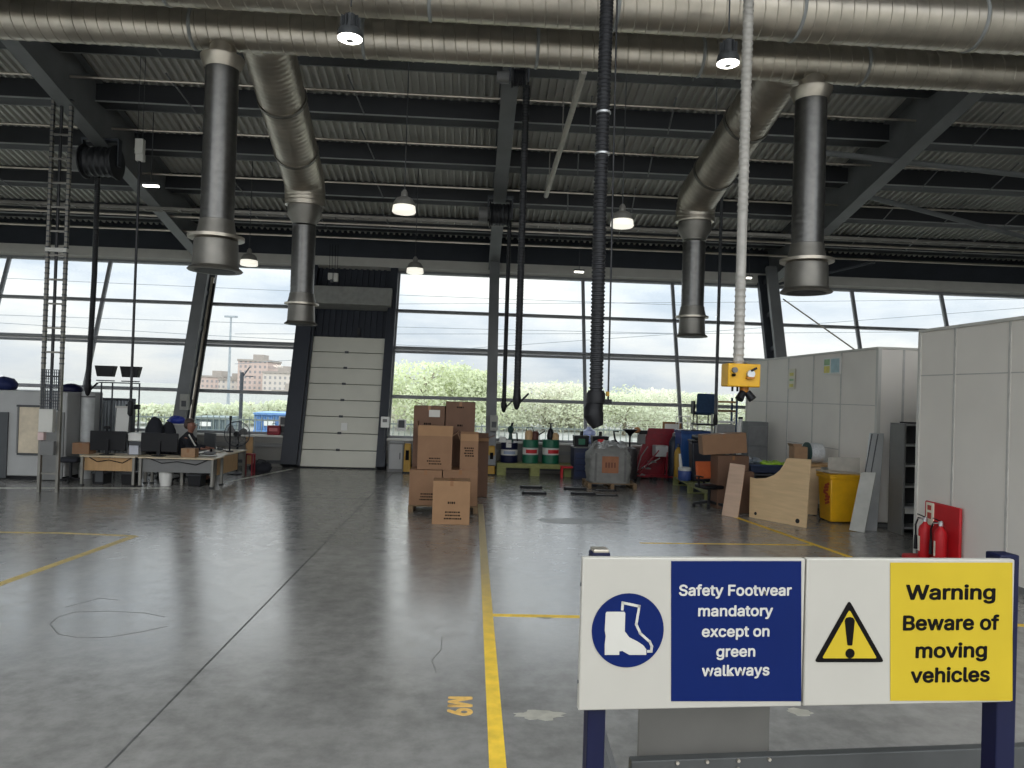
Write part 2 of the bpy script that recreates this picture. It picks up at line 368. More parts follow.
# end wall: dado, sill and glazed bays
WALLM = M('dado_wall', (120, 118, 112), .6, 0, .08, 1)
for (x0, x1, nm) in ((XL, -5.95, 'wall_far'), (-2.7, XR, 'wall_end')):
    wl = MB(); wl.bx(x0, x1, Y0 - .02, Y0 + .3, 0, .93); o = struct(wl.build(nm, WALLM))
    MB().bx(x0, x1, Y0 - .08, Y0 + .36, .93, .99).build('sill', OFFW, o)
    MB().bx(x0, x1, Y0 - .12, Y0 - .03, .62, .74).build('trunking', GREY, o)
    MB().bx(x0, x1, Y0 - .08, Y0 - .02, .1, .2).build('heating_pipe', DGREY, o)
XS = [XL, -15.85, -12.5, -9.33, -5.95, None, -2.7, .58, 3.75, 6.95, 10.5, 13.5, 16.82, 20.1, XR]
wi = 0
for x0, x1 in zip(XS, XS[1:]):
    if x0 is None or x1 is None: continue
    wi += 1; m = MB()
    for z, h, dp in ((1.02, .07, .1), (2.32, .09, .1), (3.83, .06, .1), (3.95, .07, .2), (5.25, .09, .1), (6.64, .08, .12)): m.bar(fw(x0, z), fw(x1, z), dp, h, FUP)
    for xx in (x0 + .03, x1 - .03): m.bar(fw(xx, 1.0), fw(xx, 6.66), .05, .1, (0, 1, 0))
    o = struct(m.build('window_%d' % wi, MULL)); g = MB()
    for za, zb in ((1.06, 2.26), (2.38, 3.81), (3.95, 5.19), (5.31, 6.6)): g.bar(fw((x0 + x1) / 2, za, .02), fw((x0 + x1) / 2, zb, .02), x1 - x0 - .12, .012, (0, 1, 0))
    g.build('glass', GLASS, o)
def twin(xn, xf, wn, wf):                            # leaning twin columns inside the glazing
    m = MB(); m.bar(fw(xn, 0, -.95), fw(xn, 6.9, -.95), wn, .16, (0, 1, 0)); trim(m, STEEL)
    m = MB(); m.bar(fw(xf, 0, -.25), fw(xf, 6.9, -.25), wf, .2, (0, 1, 0))
    for i in range(6): m.bar(fw(xn, .6 + i * 1.2, -.9), fw(xf, .6 + i * 1.2, -.25), .03, .16)
    trim(m, STEELD)
twin(P(184.5, 395, 23.6).x, P(195, 395, 24.3).x, .36, .2); twin(.6, .6, .33, .3); twin(P(778, 328, 24.4).x, P(767.5, 328, 25.1).x, .36, .27); twin(-19.0, -19.0, .33, .3); twin(20.9, 20.9, .3, .3)
m = MB(); xq = P(191, 395, 23.6).x; m.cyl(fw(xq, .3, -.6), fw(xq, 5.9, -.6), .05, n=10); trim(m, GALV)
m = MB(); xq = P(193.5, 395, 23.6).x; m.cyl(fw(xq, .3, -.6), fw(xq, 5.7, -.6), .035, n=10); trim(m, BLACK)
# sectional door in its dark frame
DX0, DX1 = -5.38, -2.98
DARKP = M('dark_cladding', (40, 44, 52), .55, 0, .08, 2)
DOORP = M('door_panel', (206, 204, 190), .5, 0, .03, 2)
m = MB(); nb = 8; hz = 4.22 / nb
for i in range(nb): m.bar(fw((DX0 + DX1) / 2, i * hz + .01, -.1), fw((DX0 + DX1) / 2, (i + 1) * hz - .012, -.1), DX1 - DX0, .06, (0, 1, 0))
door = struct(m.build('door_1', DOORP, bevel=.006))
for i in range(1, nb): MB().box(fw((DX0 + DX1) / 2 - .05, i * hz, -.16), (.12, .05, .07)).build('hinge', DGREY, door)
m = MB()
m.bar(fw(DX0 - .3, 0, -.15), fw(DX0 - .3, 6.6, -.15), .5, .5, (0, 1, 0)); m.bar(fw(DX1 + .16, 0, -.15), fw(DX1 + .16, 6.6, -.15), .26, .5, (0, 1, 0))
m.build('door_frame', DARKP, door)
m = MB(); m.bar(fw((DX0 + DX1) / 2, -.2, .05), fw((DX0 + DX1) / 2, 6.7, .05), DX1 - DX0 + .4, .1, (0, 1, 0))  # cladding carried down unseen behind the leaf to block daylight between panels
x = DX0
while x < DX1: m.bar(fw(x, 4.25, -.03), fw(x, 6.7, -.03), .09, .06, (0, 1, 0)); x += .2
m.build('dark_cladding', DARKP, door)
m = MB(); m.bar(fw((DX0 + DX1) / 2 + .05, 5.17, -.35), fw((DX0 + DX1) / 2 + .05, 5.78, -.35), DX1 - DX0 + .2, .5, (0, 1, 0)); m.build('roller_housing', M('housing_grey', (150, 150, 144), .5), door, bevel=.01)
for s_ in (DX0 - .02, DX1 + .02): MB().bar(fw(s_, 0, -.2), fw(s_, 5.1, -.2), .07, .12, (0, 1, 0)).build('door_track', STEELD, door)
MB().box(fw(-4.1, 1.25, -.15), (.2, .03, .26)).build('door_notice', WHITE, door)
MB().box(fw(-3.9, 4.42, -.14), (.09, .12, .24)).build('door_motor', BLACK, door)
# side walls
SIDEW = M('side_wall', (110, 112, 112), .6, 0, .06, .6)
def gable(x, nm, zlo):
    m = MB(); m.bx(x - .15, x + .15, YB, 26.6, -.3, zlo)
    m.prism([(YB, 6.8), (26.6, 6.8), (26.6, RZ(26.6) + 1.4), (YB, RZ(YB) + 1.4)], .3, Matrix(((0, 0, 1, x - .15), (1, 0, 0, 0), (0, 1, 0, 0), (0, 0, 0, 1))))
    return struct(m.build(nm, SIDEW))
gable(XR + .15, 'wall_right', 6.8); gable(XL - .15, 'wall_left', .5)
m = MB(); x = XL - .15; y = YB  # unseen glazing added to the left wall for side light on the cabins
while y < 26.7: m.bx(x - .06, x + .06, y - .05, y + .05, .5, 6.8); y += 3.0
for z in (.55, 2.9, 4.8, 6.75): m.bx(x - .05, x + .05, YB, 26.6, z - .05, z + .05)
o = struct(m.build('window_left', MULL)); m = MB(); m.bx(x - .01, x + .01, YB, 26.6, .5, 6.8); m.build('glass', GLASS, o)
# outside ground
m = MB(); m.bx(-400, 400, Y0 + .31, 900, -.4, -.12); struct(m.build('ground_outside', CONC))
m = MB(); m.bx(-400, XL - .3, -120, Y0 + .3, -.4, -.12); m.bx(XL - .3, 90, -120, YB, -.4, -.12); struct(m.build('apron_outside', CONC))

# floor markings
def fline(name, label, pts, wd, mat, h=.002):
    m = MB(); q = [F(*p) for p in pts]; c = q[0]
    for a, b2 in zip(q, q[1:]): m.bar((a.x, a.y, h / 2), (b2.x, b2.y, h / 2), wd, h)
    return tag(m.build(name, mat, origin=(c.x, c.y, 0)), label, 'floor marking')
MB_ = MB(); MB_.bx(-.06, .06, 0, 12.6, 0, .002)
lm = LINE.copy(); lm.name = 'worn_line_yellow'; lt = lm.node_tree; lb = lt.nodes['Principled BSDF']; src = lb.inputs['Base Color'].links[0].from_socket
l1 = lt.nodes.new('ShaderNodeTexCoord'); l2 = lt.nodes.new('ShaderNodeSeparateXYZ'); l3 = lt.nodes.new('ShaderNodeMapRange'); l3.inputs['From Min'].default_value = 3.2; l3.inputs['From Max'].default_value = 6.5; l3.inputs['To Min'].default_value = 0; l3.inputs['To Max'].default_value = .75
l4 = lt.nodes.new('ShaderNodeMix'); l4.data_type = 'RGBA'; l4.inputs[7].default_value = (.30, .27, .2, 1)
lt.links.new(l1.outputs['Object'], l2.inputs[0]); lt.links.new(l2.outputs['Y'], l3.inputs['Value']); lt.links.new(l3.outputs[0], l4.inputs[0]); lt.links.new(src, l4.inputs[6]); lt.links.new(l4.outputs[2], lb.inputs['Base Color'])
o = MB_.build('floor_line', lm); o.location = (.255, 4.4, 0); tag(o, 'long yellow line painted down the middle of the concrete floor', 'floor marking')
fline('floor_line', 'short yellow line branching right off the middle line behind the sign', [(489, 615), (640, 618), (1060, 626)], .1, LINE, .0016)
fline('floor_line', 'faded yellow diagonal line on the floor at the left', [(-20, 592), (0, 584), (135, 536)], .13, LINEF)
fline('floor_line', 'thin faded yellow line across the floor at the left edge', [(-20, 532), (60, 533), (135, 536)], .1, LINEF, .0016)
fline('floor_line', 'yellow diagonal line in front of the leaning boards', [(735, 517), (850, 557)], .11, LINE)
fline('floor_line', 'yellow line running left to right above the safety sign', [(640, 543), (812, 545)], .08, LINE, .0016)
fline('floor_line', 'pale line on the floor along the front of the desks', [(-30, 488), (170, 488)], .12, LINEW)
fline('floor_line', 'pale line slanting from the desks towards the shutter door', [(222, 483), (292, 469)], .1, LINEW)
p = F(460, 706)
bay = text('bay_number', 'M9', .36, M('faded_yellow_paint', (222, 178, 96), .5, 0, .2, 20), None, Matrix.Rotation(radians(-90), 4, 'Z') , .012, 'CENTER', 1.0, .001)
bay.location = (p.x, p.y, .001); tag(bay, 'yellow bay number M9 painted sideways beside the middle line', 'floor marking')

# ================================================================== SIGN IN FRONT
A = P(583, 555, 3.2); B_ = P(1015, 562, 3.335); ang = math.atan2(B_.y - A.y, B_.x - A.x); WD = sqrt((B_.x - A.x) ** 2 + (B_.y - A.y) ** 2)
ZT = (A.z + B_.z) / 2; ZB = (P(583, 708, 3.2).z + P(1015, 705, 3.335).z) / 2; HT = ZT - ZB
sg = thing('safety_sign', 'large white board with blue footwear notice and yellow vehicle warning on navy posts', 'sign', (A.x, A.y, 0), ang)
ppx = WD / 432.0
SU = Vector((cos(ang), sin(ang), 0)); SN = Vector((sin(ang), -cos(ang), 0))
def sxy(px, py, off=0.0):
    d = ray(px, py); o_ = Vector((0, 0, EYE)); q = o_ + d * ((Vector((A.x, A.y, 0)) - SN * off - o_).dot(SN) / d.dot(SN)); return (q - Vector((A.x, A.y, 0))).dot(SU), q.z
def sx(px, py=631): return sxy(px, py)[0]
def sz(py, px=800): return sxy(px, py)[1]
xm = sx(804.5); SIGNW = M('sign_white', (170, 166, 156), .45, 0, .03, 3)
bl = MB().bx(0, xm - .004, 0, .035, ZB, ZT).build('sign_panel', SIGNW, sg, .006)
br = MB().bx(xm + .004, WD, 0, .035, ZB, ZT).build('sign_panel', SIGNW, sg, .006)
def poly_px(name, pts, cy, mat, par, t=.002, y=-.001):
    m = MB(); m.prism([sxy(a, b2 + cy) for a, b2 in pts], t, Matrix.Translation((0, y, 0)) @ FRONT); return m.build(name, mat, par)
poly_px('blue_field', [(671, 561), (801, 561), (801, 701), (671, 701)], 0, SGBLUE, bl)
poly_px('yellow_field', [(890, 562.5), (1012, 562.5), (1012, 700.5), (890, 700.5)], 0, SGYEL, br)
cc = sxy(627.8, 630.2); rr_ = sx(663.5) - sx(627.8)
m = MB(); m.prism([(cc[0] + rr_ * cos(i * pi / 32), cc[1] + rr_ * sin(i * pi / 32)) for i in range(64)], .002, Matrix.Translation((0, -.001, 0)) @ FRONT); m.build('blue_disc', SGBLUE, bl)
LETW = M('sign_letter_white', (186, 183, 174), .5, 0, .02, 5)
poly_px('boot_symbol', [(605.5, 613), (606.5, 611.5), (624, 611.5), (625, 613), (624.5, 631), (629, 637), (637, 641), (643, 645), (646, 649), (646, 654.5), (629, 654.5), (622, 650.5), (619, 651), (619, 654.5), (604.5, 654.5), (604.5, 644), (605.5, 636), (604.5, 630)], 0, LETW, bl, .002, -.003)
m = MB(); pth = [(622, 609), (622.5, 602.5), (639, 606), (636, 624), (640, 633), (649.5, 641.5), (651.5, 646), (651, 651), (648, 651)]
for a, b2 in zip(pth, pth[1:]): pa_, pb_ = sxy(*a), sxy(*b2); va, vb = Vector((pa_[0], -.004, pa_[1])), Vector((pb_[0], -.004, pb_[1])); ee = (vb - va).normalized() * .005; m.bar(va - ee, vb + ee, .002, .011, Vector((0, 1, 0)).cross(vb - va))
m.build('boot_outline', LETW, bl)
def tri(k):
    c = (849, 641); return [(c[0] + (a - c[0]) * k, c[1] + (b2 - c[1]) * k) for a, b2 in ((849, 600), (884, 662), (814, 662))]
def rtri(pts, r):
    out = []; n = len(pts)
    for i in range(n):
        p0, p1, p2 = Vector(pts[i - 1]), Vector(pts[i]), Vector(pts[(i + 1) % n]); a = p1 + (p0 - p1).normalized() * r; c = p1 + (p2 - p1).normalized() * r
        for k in range(5): u = k / 4; out.append(tuple(a * (1 - u) ** 2 + p1 * 2 * u * (1 - u) + c * u * u))
    return out
poly_px('warning_triangle', rtri(tri(1.0), 4), 0, INK, br)
poly_px('triangle_field', rtri(tri(.78), 2), .6, SGYEL, br, .002, -.003)
poly_px('exclamation_mark', rtri([(844, 620), (845.5, 617.5), (849, 616.5), (852.5, 617.5), (854, 620), (851.5, 645), (846.7, 645)], 1), 0, INK, br, .002, -.005)
m = MB(); c2 = sxy(849.3, 653); m.prism([(c2[0] + 4.6 * ppx * cos(i * pi / 12), c2[1] + 4.6 * ppx * sin(i * pi / 12)) for i in range(24)], .002, Matrix.Translation((0, -.005, 0)) @ FRONT); m.build('exclamation_dot', INK, br)
def sline(body, px, py, wpx, size, mat, par, bold):
    o = text('lettering', body, size, mat, par, Matrix(), bold, 'CENTER', 1, .001)
    xs = [v.co.x for v in o.data.vertices]; k = wpx * ppx / (max(xs) - min(xs)); mid = (max(xs) + min(xs)) / 2
    o.data.transform(Matrix.Translation((sxy(px, py)[0], -.0035, sxy(px, py)[1])) @ FRONT @ Matrix.Diagonal((k, 1, 1, 1)) @ Matrix.Translation((-mid, 0, 0)))
for body, py, wp in (('Safety Footwear', 590, 110), ('mandatory', 610.5, 73), ('except on', 631, 66), ('green', 651, 38), ('walkways', 670, 66)): sline(body, 735.5, py, wp, .089, LETW, bl, .0017)
for body, px, py, wp in (('Warning', 950.5, 592, 94), ('Beware of', 951, 622.5, 101), ('moving', 951, 650, 75), ('vehicles', 950, 674.5, 83)): sline(body, px, py, wp, .124, INK, br, .003)
for pa_, pb_ in ((587, 605), (996, 1015)): x0_, x1_ = sxy(pa_, 735, .04)[0], sxy(pb_, 735, .04)[0]; MB().bx(x0_, x1_, .037, .037 + min(.1, x1_ - x0_), 0, ZT + .012).build('post', NAVY, sg, .006)
MB().box((sxy(596, 735, .04)[0], .075, ZT + .018), (.07, .07, .016)).build('post_cap', GALV, sg, .004)
MB().bar((sx(596), .14, 1.25), (sx(625) + .35, .9, .05), .05, .05).build('brace', STEEL, sg)
for zz in (ZB + .12, ZT - .12): MB().cyl((.0, .017, zz), (-.004, .017, zz), .008, n=8).build('rivet', DGREY, bl)
# steel barrier rail behind the sign
q = P(632, 757, 3.75); q2 = P(1010, 752, 3.925); an2 = math.atan2(q2.y - q.y, q2.x - q.x); LB = (q2 - q).length + .5
rl = thing('guard_rail', 'grey steel guard rail with upright plate bolted on, behind the safety sign', 'barrier', (q.x, q.y, 0), an2)
zt = (q.z + q2.z) / 2
STL = M('worn_steel', (70, 71, 70), .5, .2, .12, 4)
MB().bx(0, LB, 0, .06, zt - .16, zt).build('rail', STL, rl, .005)
MB().bx(.05, .77, .06, .075, zt - .1, zt + .29).build('plate', M('plate_steel', (98, 96, 91), .5, .2, .1, 3), rl, .003)
for i, xx in enumerate((.24, .4, .57, .74)):
    for zz in ((zt - .012, zt - .055) if i % 2 == 0 else (zt - .012,)): MB().cyl((xx, .0, zz), (xx, -.012, zz), .009, n=8).build('bolt', GALV, rl)
MB().bx(0, LB, .0, .05, zt - .3, zt - .2).build('lower_rail', M('rust_orange_paint', (176, 84, 42), .5), rl, .004)
for xx in (.25, LB - .2): MB().bx(xx - .04, xx + .04, .06, .14, 0, zt - .02).build('upright', STL, rl, .004)

# ================================================================== DUCTS
def ridged(r, pitch, ridge, w_=.25):
    def f(q):
        k = (q / pitch) % 1.0; return r + (ridge if k < w_ else 0)
    return f
def main_duct(label, y, z, r, x0, x1, pitch, seams):
    t_ = thing('ventilation_duct', label, 'duct', ((x0 + x1) / 2, y, z)); n = 56; m = MB(); bm = m.bm; k = 5
    fr = [(0, 0), (.42, .0), (.46, .01), (.5, .01), (.54, 0)]; tot = int((x1 - x0) / pitch); rings = []
    for i in range(tot * k + 1):
        c, d = divmod(i, k); f, dr = fr[d]
        rings.append([bm.verts.new((x0 + (c + f + j / n) * pitch, y + (r + dr) * cos(2 * pi * j / n), z + (r + dr) * sin(2 * pi * j / n))) for j in range(n)])
    for i in range(len(rings) - 1):
        for j in range(n):
            if j < n - 1: bm.faces.new((rings[i][j], rings[i][j + 1], rings[i + 1][j + 1], rings[i + 1][j]))
            elif i + k + 1 < len(rings): bm.faces.new((rings[i][j], rings[i + k][0], rings[i + k + 1][0], rings[i + 1][j]))
    m.build('spiral_tube', GALV, t_, world=True, ang=40)
    X = Matrix.Rotation(radians(90), 4, 'Y')
    for sxx in seams: MB().lathe([(r + .004, -.03), (r + .012, -.025), (r + .02, 0), (r + .012, .025), (r + .004, .03)], (sxx, y, z), 48, X).build('joint_band', STEELL, t_, world=True)
    for sxx in [x0 + 2.2 + 4 * i for i in range(int((x1 - x0) / 4))]: MB().cyl((sxx, y, z + r), (sxx, y, RZ(y) + 1.33), .012, n=6).build('hanger_rod', STEEL, t_, world=True)
    return t_
R1 = .335; Z1 = P(512, 66, 13).z + R1 + .01
main_duct('thinner, lower spiral duct across the roof feeding the hanging nozzles', 13.0, Z1, R1, -13.5, 15.5, .2, [P(x_, 40, 13).x for x_ in (195, 365, 537, 700, 862)])
R2 = .42; Z2 = P(512, 23, 11.5).z + R2
main_duct('thicker, upper spiral duct across the very top of the view', 11.5, Z2, R2, -12.5, 14.5, .2, [P(x_, 12, 11.5).x for x_ in (165, 430, 615, 795, 972)])
def nozzle(t_, x, y, zr, k, r):              # k metres per pixel; zr = ring height
    prof = [(r, 17 * k), (r * 1.06, 16.5 * k), (r * 1.08, 12 * k), (r * 1.2, 3 * k), (r * 1.2, 1.5 * k)]
    MB().lathe(prof[::-1], (x, y, zr), 32).build('neck', GALVD, t_, world=True)
    MB().lathe([(r * 1.2, -2 * k), (26.5 * k, -1.8 * k), (26.5 * k, 1.2 * k), (r * 1.2, 1.5 * k)], (x, y, zr), 32).build('clamp_ring', GALV, t_, world=True)
    MB().lathe([(25 * k, -33 * k), (26 * k, -32 * k), (24.5 * k, -30.5 * k), (22 * k, -28.5 * k), (21.5 * k, -26 * k), (20.5 * k, -3 * k), (19 * k, -1.2 * k)], (x, y, zr), 36).build('outlet_bell', GALVD, t_, world=True)
    MB().lathe([(19 * k, -33.3 * k), (19 * k, -32.9 * k)], (x, y, zr), 32).build('outlet_mouth', BLACK, t_, world=True)
for nm, ax, bx_ in (('left', (222, 60), (217, 238)), ('right', (810, 95), (808, 261))):
    a, b2 = P(*ax, 13), P(*bx_, 13); x = (a.x + b2.x) / 2; k = 13 / 740; zr = P(bx_[0], bx_[1], 13).z
    t_ = thing('duct_drop', 'long vertical duct nozzle hanging from the lower duct at the %s' % nm, 'duct', (x, 13, Z1 - R1))
    MB().lathe([(.285, Z1 - R1 - .34), (.29, Z1 - R1 - .36), (.365, Z1 - R1 - .18), (.365, Z1 - R1 - .15), (.22, Z1 - R1 - .14), (.22, Z1 - R1 + .1)], (x, 13, 0), 32).build('collar', GALV, t_, world=True)
    MB().sweep([(x, 13, Z1 - R1 - .32), (x, 13, zr + .26)], ridged(.275, .11, .003, .2), .0275, 36).build('spiral_tube', GALVK, t_, world=True)
    nozzle(t_, x, 13, zr, k, .275)
for nm, st, en, bx_ in (('left', (262, 52), (301, 182), (301.5, 306)), ('right', (788, 92), (690, 202), (692, 319))):
    k = 18 / 740; b2 = P(*bx_, 18); zr = P(bx_[0], bx_[1] - 2, 18).z; x = b2.x; a = P(*st, 13.4); en_ = P(*en, 18); zt_ = en_.z
    t_ = thing('duct_drop', 'sloping duct with shorter drop nozzle farther back at the %s' % nm, 'duct', (x, 18, zt_))
    path = [Vector((a.x, 13.2, Z1 + .24)), Vector((a.x, 13.5, Z1 + .24))] + [Vector((a.x, 13.5, Z1 + .24)).lerp(Vector((x, 17.6, zt_ + .12)), i / 10) for i in range(1, 11)]
    zc = P(bx_[0], (206 if nm == 'left' else 222), 18).z
    for i in range(1, 9):
        u = i / 8; p0, p1, p2 = path[-1] if i == 1 else p0, Vector((x, 18, zt_ + .02)), Vector((x, 18, zc)); path.append(p0 * (1 - u) ** 2 + p1 * 2 * u * (1 - u) + p2 * u * u)
    RS = .47
    MB().sweep(path, ridged(RS, .12, .008, .25), .03, 36).build('sloping_tube', GALV, t_, world=True)
    for i in (4, 9): MB().cyl(path[i], (path[i].x, path[i].y, RZ(path[i].y) + 1.33), .012, n=6).build('hanger_rod', STEEL, t_, world=True)
    d_ = (path[10] - path[3]).normalized()
    for i in (5, 9): MB().cyl(path[i] - d_ * .04, path[i] + d_ * .04, RS + .03, n=36).build('joint_band', GALVD, t_, world=True)
    MB().lathe([(.285, zc - .46), (.285, zc - .42), (.4, zc - .24), (.4, zc + .02)], (x, 18, 0), 32).build('reducer', GALVD, t_, world=True)
    MB().sweep([(x, 18, zc - .5), (x, 18, zr + 9 * k)], ridged(.275, .11, .003, .2), .0275, 32).build('spiral_tube', GALVK, t_, world=True)
    nozzle(t_, x, 18, zr, k * .62, .275)

# ================================================================== LAMPS
def highbay(px, py, Y, label, d=.5, flat=False):
    p = P(px, py, Y); t_ = thing('high_bay_lamp', label, 'lamp', p, 0, 'round lamps hanging under the roof'); r = d / 2
    if flat:
        MB().lathe([(r * .98, -.02), (r, .04), (r * .9, .1), (r * .55, .13), (r * .5, .3), (r * .3, .33)], (0, 0, 0), 32).build('housing', DGREY, t_)
        m = MB()
        for i in range(10): a_ = i * pi / 5; m.bar((r * .5 * cos(a_), r * .5 * sin(a_), .2), (r * .8 * cos(a_), r * .8 * sin(a_), .2), .01, .16)
        m.build('cooling_fins', DGREY, t_)
        MB().lathe([(r * .3, -.045), (r * .8, -.045), (r * .96, -.03), (r * .98, -.015)], (0, 0, 0), 32).build('glowing_lens', LAMPW, t_)
        MB().lathe([(r * .28, -.06), (r * .3, -.04)], (0, 0, 0), 20).build('lens_centre', ALU, t_)
    else:
        MB().lathe([(r * .93, .1), (r * .86, .18), (r * .66, .26), (r * .3, .3), (r * .26, .4), (r * .1, .45)], (0, 0, 0), 32).build('housing', LAMPD, t_)
        MB().lathe([(r * .5, -.05), (r * .9, -.045), (r * .99, -.02), (r * .93, .1)], (0, 0, 0), 32).build('glowing_lens', LAMPB, t_)
    MB().cyl((0, 0, .44), (0, 0, RZ(p.y) + 1.33 - p.z), .012, n=6).build('suspension_rod', DGREY, t_)
highbay(350, 37, 10.6, 'round lit lamp hanging before the duct at upper left', .36, True)
highbay(728, 62, 10.6, 'round lit lamp hanging before the duct at upper right', .33, True)
highbay(404, 211, 15.6, 'bell lamp hanging left of the centre rafter, nearer one')
highbay(622, 225, 15.6, 'bell lamp hanging right of the black exhaust hose')
highbay(249, 264, 21.6, 'small bell lamp partly behind the left hanging nozzles')
highbay(415, 272, 21.6, 'small bell lamp near the top right of the shutter door')
def strip(px, py, Y, label, ln=.5):
    p = P(px, py, Y); t_ = thing('strip_lamp', label, 'lamp', p, 0)
    MB().bx(-ln / 2, ln / 2, -.06, .06, .02, .08).build('body', DGREY, t_, .006); MB().bx(-ln / 2 + .02, ln / 2 - .02, -.05, .05, -.02, .02).build('diffuser', LAMPW, t_, .008)
    MB().cyl((0, 0, .08), (0, 0, RZ(p.y) + 1.33 - p.z), .012, n=6).build('rod', DGREY, t_)
strip(151, 186, 19.2, 'small bright strip lamp beside the left rafter', .42); strip(579, 272, 24.3, 'small strip lamp at the eave behind the black hose', .34); strip(749, 278, 24.3, 'small strip lamp at the eave near the right column', .2)

# ================================================================== HANGING EQUIPMENT
def reel(label, px, py, Y, r, w_, hoses, axis='X'):
    p = P(px, py, Y); t_ = thing('hose_reel', label, 'hose reel', (p.x, p.y, p.z)); X = Matrix.Rotation(radians(90), 4, 'Y')
    h = w_ / 2; prof = [(r * .3, -h), (r, -h), (r, -h + .03), (r * .82, -h + .04)]
    k = 5
    for i in range(k): u = -h + .05 + (2 * h - .1) * i / k; dz = (2 * h - .1) / k; prof += [(r * .8, u), (r * .88, u + dz * .5), (r * .8, u + dz * .98)]
    prof += [(r * .82, h - .04), (r, h - .03), (r, h), (r * .3, h)]
    MB().lathe(prof, (0, 0, 0), 32, X).build('drum', RUB, t_)
    m = MB(); m.bx(-h - .06, -h - .02, -.08, .08, -.1, r + .15); m.bx(h + .02, h + .06, -.08, .08, -.1, r + .15); m.bx(-h - .06, h + .06, -.1, .1, r + .1, r + .16); m.build('bracket', STEELD, t_)
    MB().cyl((-h - .05, 0, 0), (-h - .3, 0, 0), r * .62, n=20).build('spring_motor', GREY, t_)
    MB().cyl((0, 0, r + .1), (0, 0, max(r + .2, RZ(p.y) + .1 - p.z)), .05, n=8).build('hanger', STEELD, t_)
    for (bx_, by_, Yb, rad, off) in hoses:
        e_ = P(bx_, by_, Yb) - p; s_ = Vector((e_.x, r * .7, -.1)); m = MB()
        m.sweep([s_, Vector((e_.x, r * .75, e_.z * .5)), Vector((e_.x, e_.y, e_.z))], ridged(rad, .06, .01, .5), .03, 14); hs = m.build('hose', RUB, t_)
        d = Vector((off, 0, -.28)); m = MB(); m.lathe([(.02, -.3), (.05, -.26), (.085, -.14), (.085, -.04), (rad + .01, 0), (rad + .01, .1)], (e_.x, e_.y, e_.z), 16); m.build('nozzle', BLACK, hs)
        MB().bar(e_ + Vector((.05, 0, -.16)), e_ + Vector((.24, 0, .04)), .03, .04).build('nozzle_lever', BLACK, hs)
    return t_
reel('black exhaust hose reel on the left rafter with one long hose', 101, 162, 19.0, .42, .8, [(88, 384, 19.2, .06, 0)])
reel('black exhaust hose reel on the centre rafter with one thin hose', 500, 215, 20.8, .36, .6, [(504, 402, 21.0, .055, 0)])
reel('exhaust hose reel high under the lower duct with hose beside the centre column', 519, 78, 15.0, .2, .3, [(517, 395, 15.1, .065, 0)])
OCH = M('ochre', (168, 130, 40), .5)
# fat corrugated hose
a = P(606, 30, 9.5); b2 = P(596, 395, 9.5)
t_ = thing('exhaust_hose', 'thick black corrugated exhaust hose hanging from the roof with a clamp nozzle', 'hose', (a.x, 9.5, RZ(9.5)))
pts = [Vector((a.x, 9.5, RZ(9.5) + 1.32)), Vector((a.x, 9.5, 7.5)), Vector((a.x - .01, 9.5, 5.0)), Vector((b2.x, 9.5, b2.z))]
MB().sweep(pts, lambda q: .078 + .012 * (1 if (q / .05) % 1 < .5 else 0), .0125, 18).build('corrugated_hose', RUB, t_, world=True)
for py in (113, 154): c = P(603, py, 9.5); MB().lathe([(.093, -.015), (.098, -.01), (.098, .01), (.093, .015)], (a.x, 9.5, c.z), 24).build('hose_clamp', ALU, t_, world=True)
MB().cyl((a.x + .12, 9.5, 9.5), (b2.x + .16, 9.5, b2.z - .1), .012, n=6).build('pull_rope', RUB, t_, world=True)
m = MB(); m.lathe([(.1, -.12), (.12, -.1), (.12, .02), (.1, .06)], (b2.x, 9.5, b2.z), 20); m.bx(b2.x - .04, b2.x + .2, 9.44, 9.56, b2.z - .11, b2.z - .05); m.build('nozzle_collar', BLACK, t_, world=True)
m = MB(); m.sweep([(b2.x, 9.5, b2.z - .1), (b2.x - .03, 9.48, b2.z - .19), (b2.x - .03, 9.46, b2.z - .26), (b2.x + .0, 9.45, b2.z - .34), (b2.x + .03, 9.44, b2.z - .41)], lambda q: .1 + .03 * sin(min(1, q / .25) * pi * .7) - (.06 * max(0, q - .2) / .15), None, 18); m.build('rubber_nozzle', BLACK, t_, world=True)
MB().box((b2.x + .15, 9.5, b2.z + .02), (.04, .05, .06)).build('latch', OCH, t_, world=True)
# pale pole with yellow box
a = P(745, 30, 9.5); b2 = P(741, 366, 9.5); xx = (a.x + b2.x) / 2
t_ = thing('power_drop', 'pale ribbed hose holding a yellow socket box above the floor', 'power outlet', (xx, 9.5, RZ(9.5)))
MB().sweep([(xx, 9.5, RZ(9.5) + 1.32), (xx, 9.5, b2.z)], lambda q: .064 + .01 * (1 if (q / .085) % 1 < .22 else 0), .0212, 18).build('pale_hose', M('pale_hose', (176, 172, 164), .5, .1, .12, 8), t_, world=True)
x0, x1, z0, z1 = rect(724.5, 364, 756.5, 387, 9.5); zb = z0
o = MB().bx(x0, x1, 9.36, 9.64, z0, z1).build('socket_box', YEL, t_, .015, True)
for px, py, r in ((734, 370, .035), (733, 375, .02), (750, 374, .05)): c = P(px, py, 9.36); MB().cyl((c.x, 9.36, c.z), (c.x, 9.31, c.z), r, n=16).build('socket', [GREY, INK, ALU][(px == 733) + 2 * (px == 750)], o, world=True)
c = P(750, 378, 9.34); MB().box((c.x, 9.33, c.z), (.1, .05, .025)).build('socket_lip', M('amber', (176, 112, 18), .5), o, world=True)
MB().bar(P(751, 371, 9.32), P(757, 368, 9.3), .03, .03).build('lever', BLACK, o, world=True)
c = P(744, 389, 9.5)
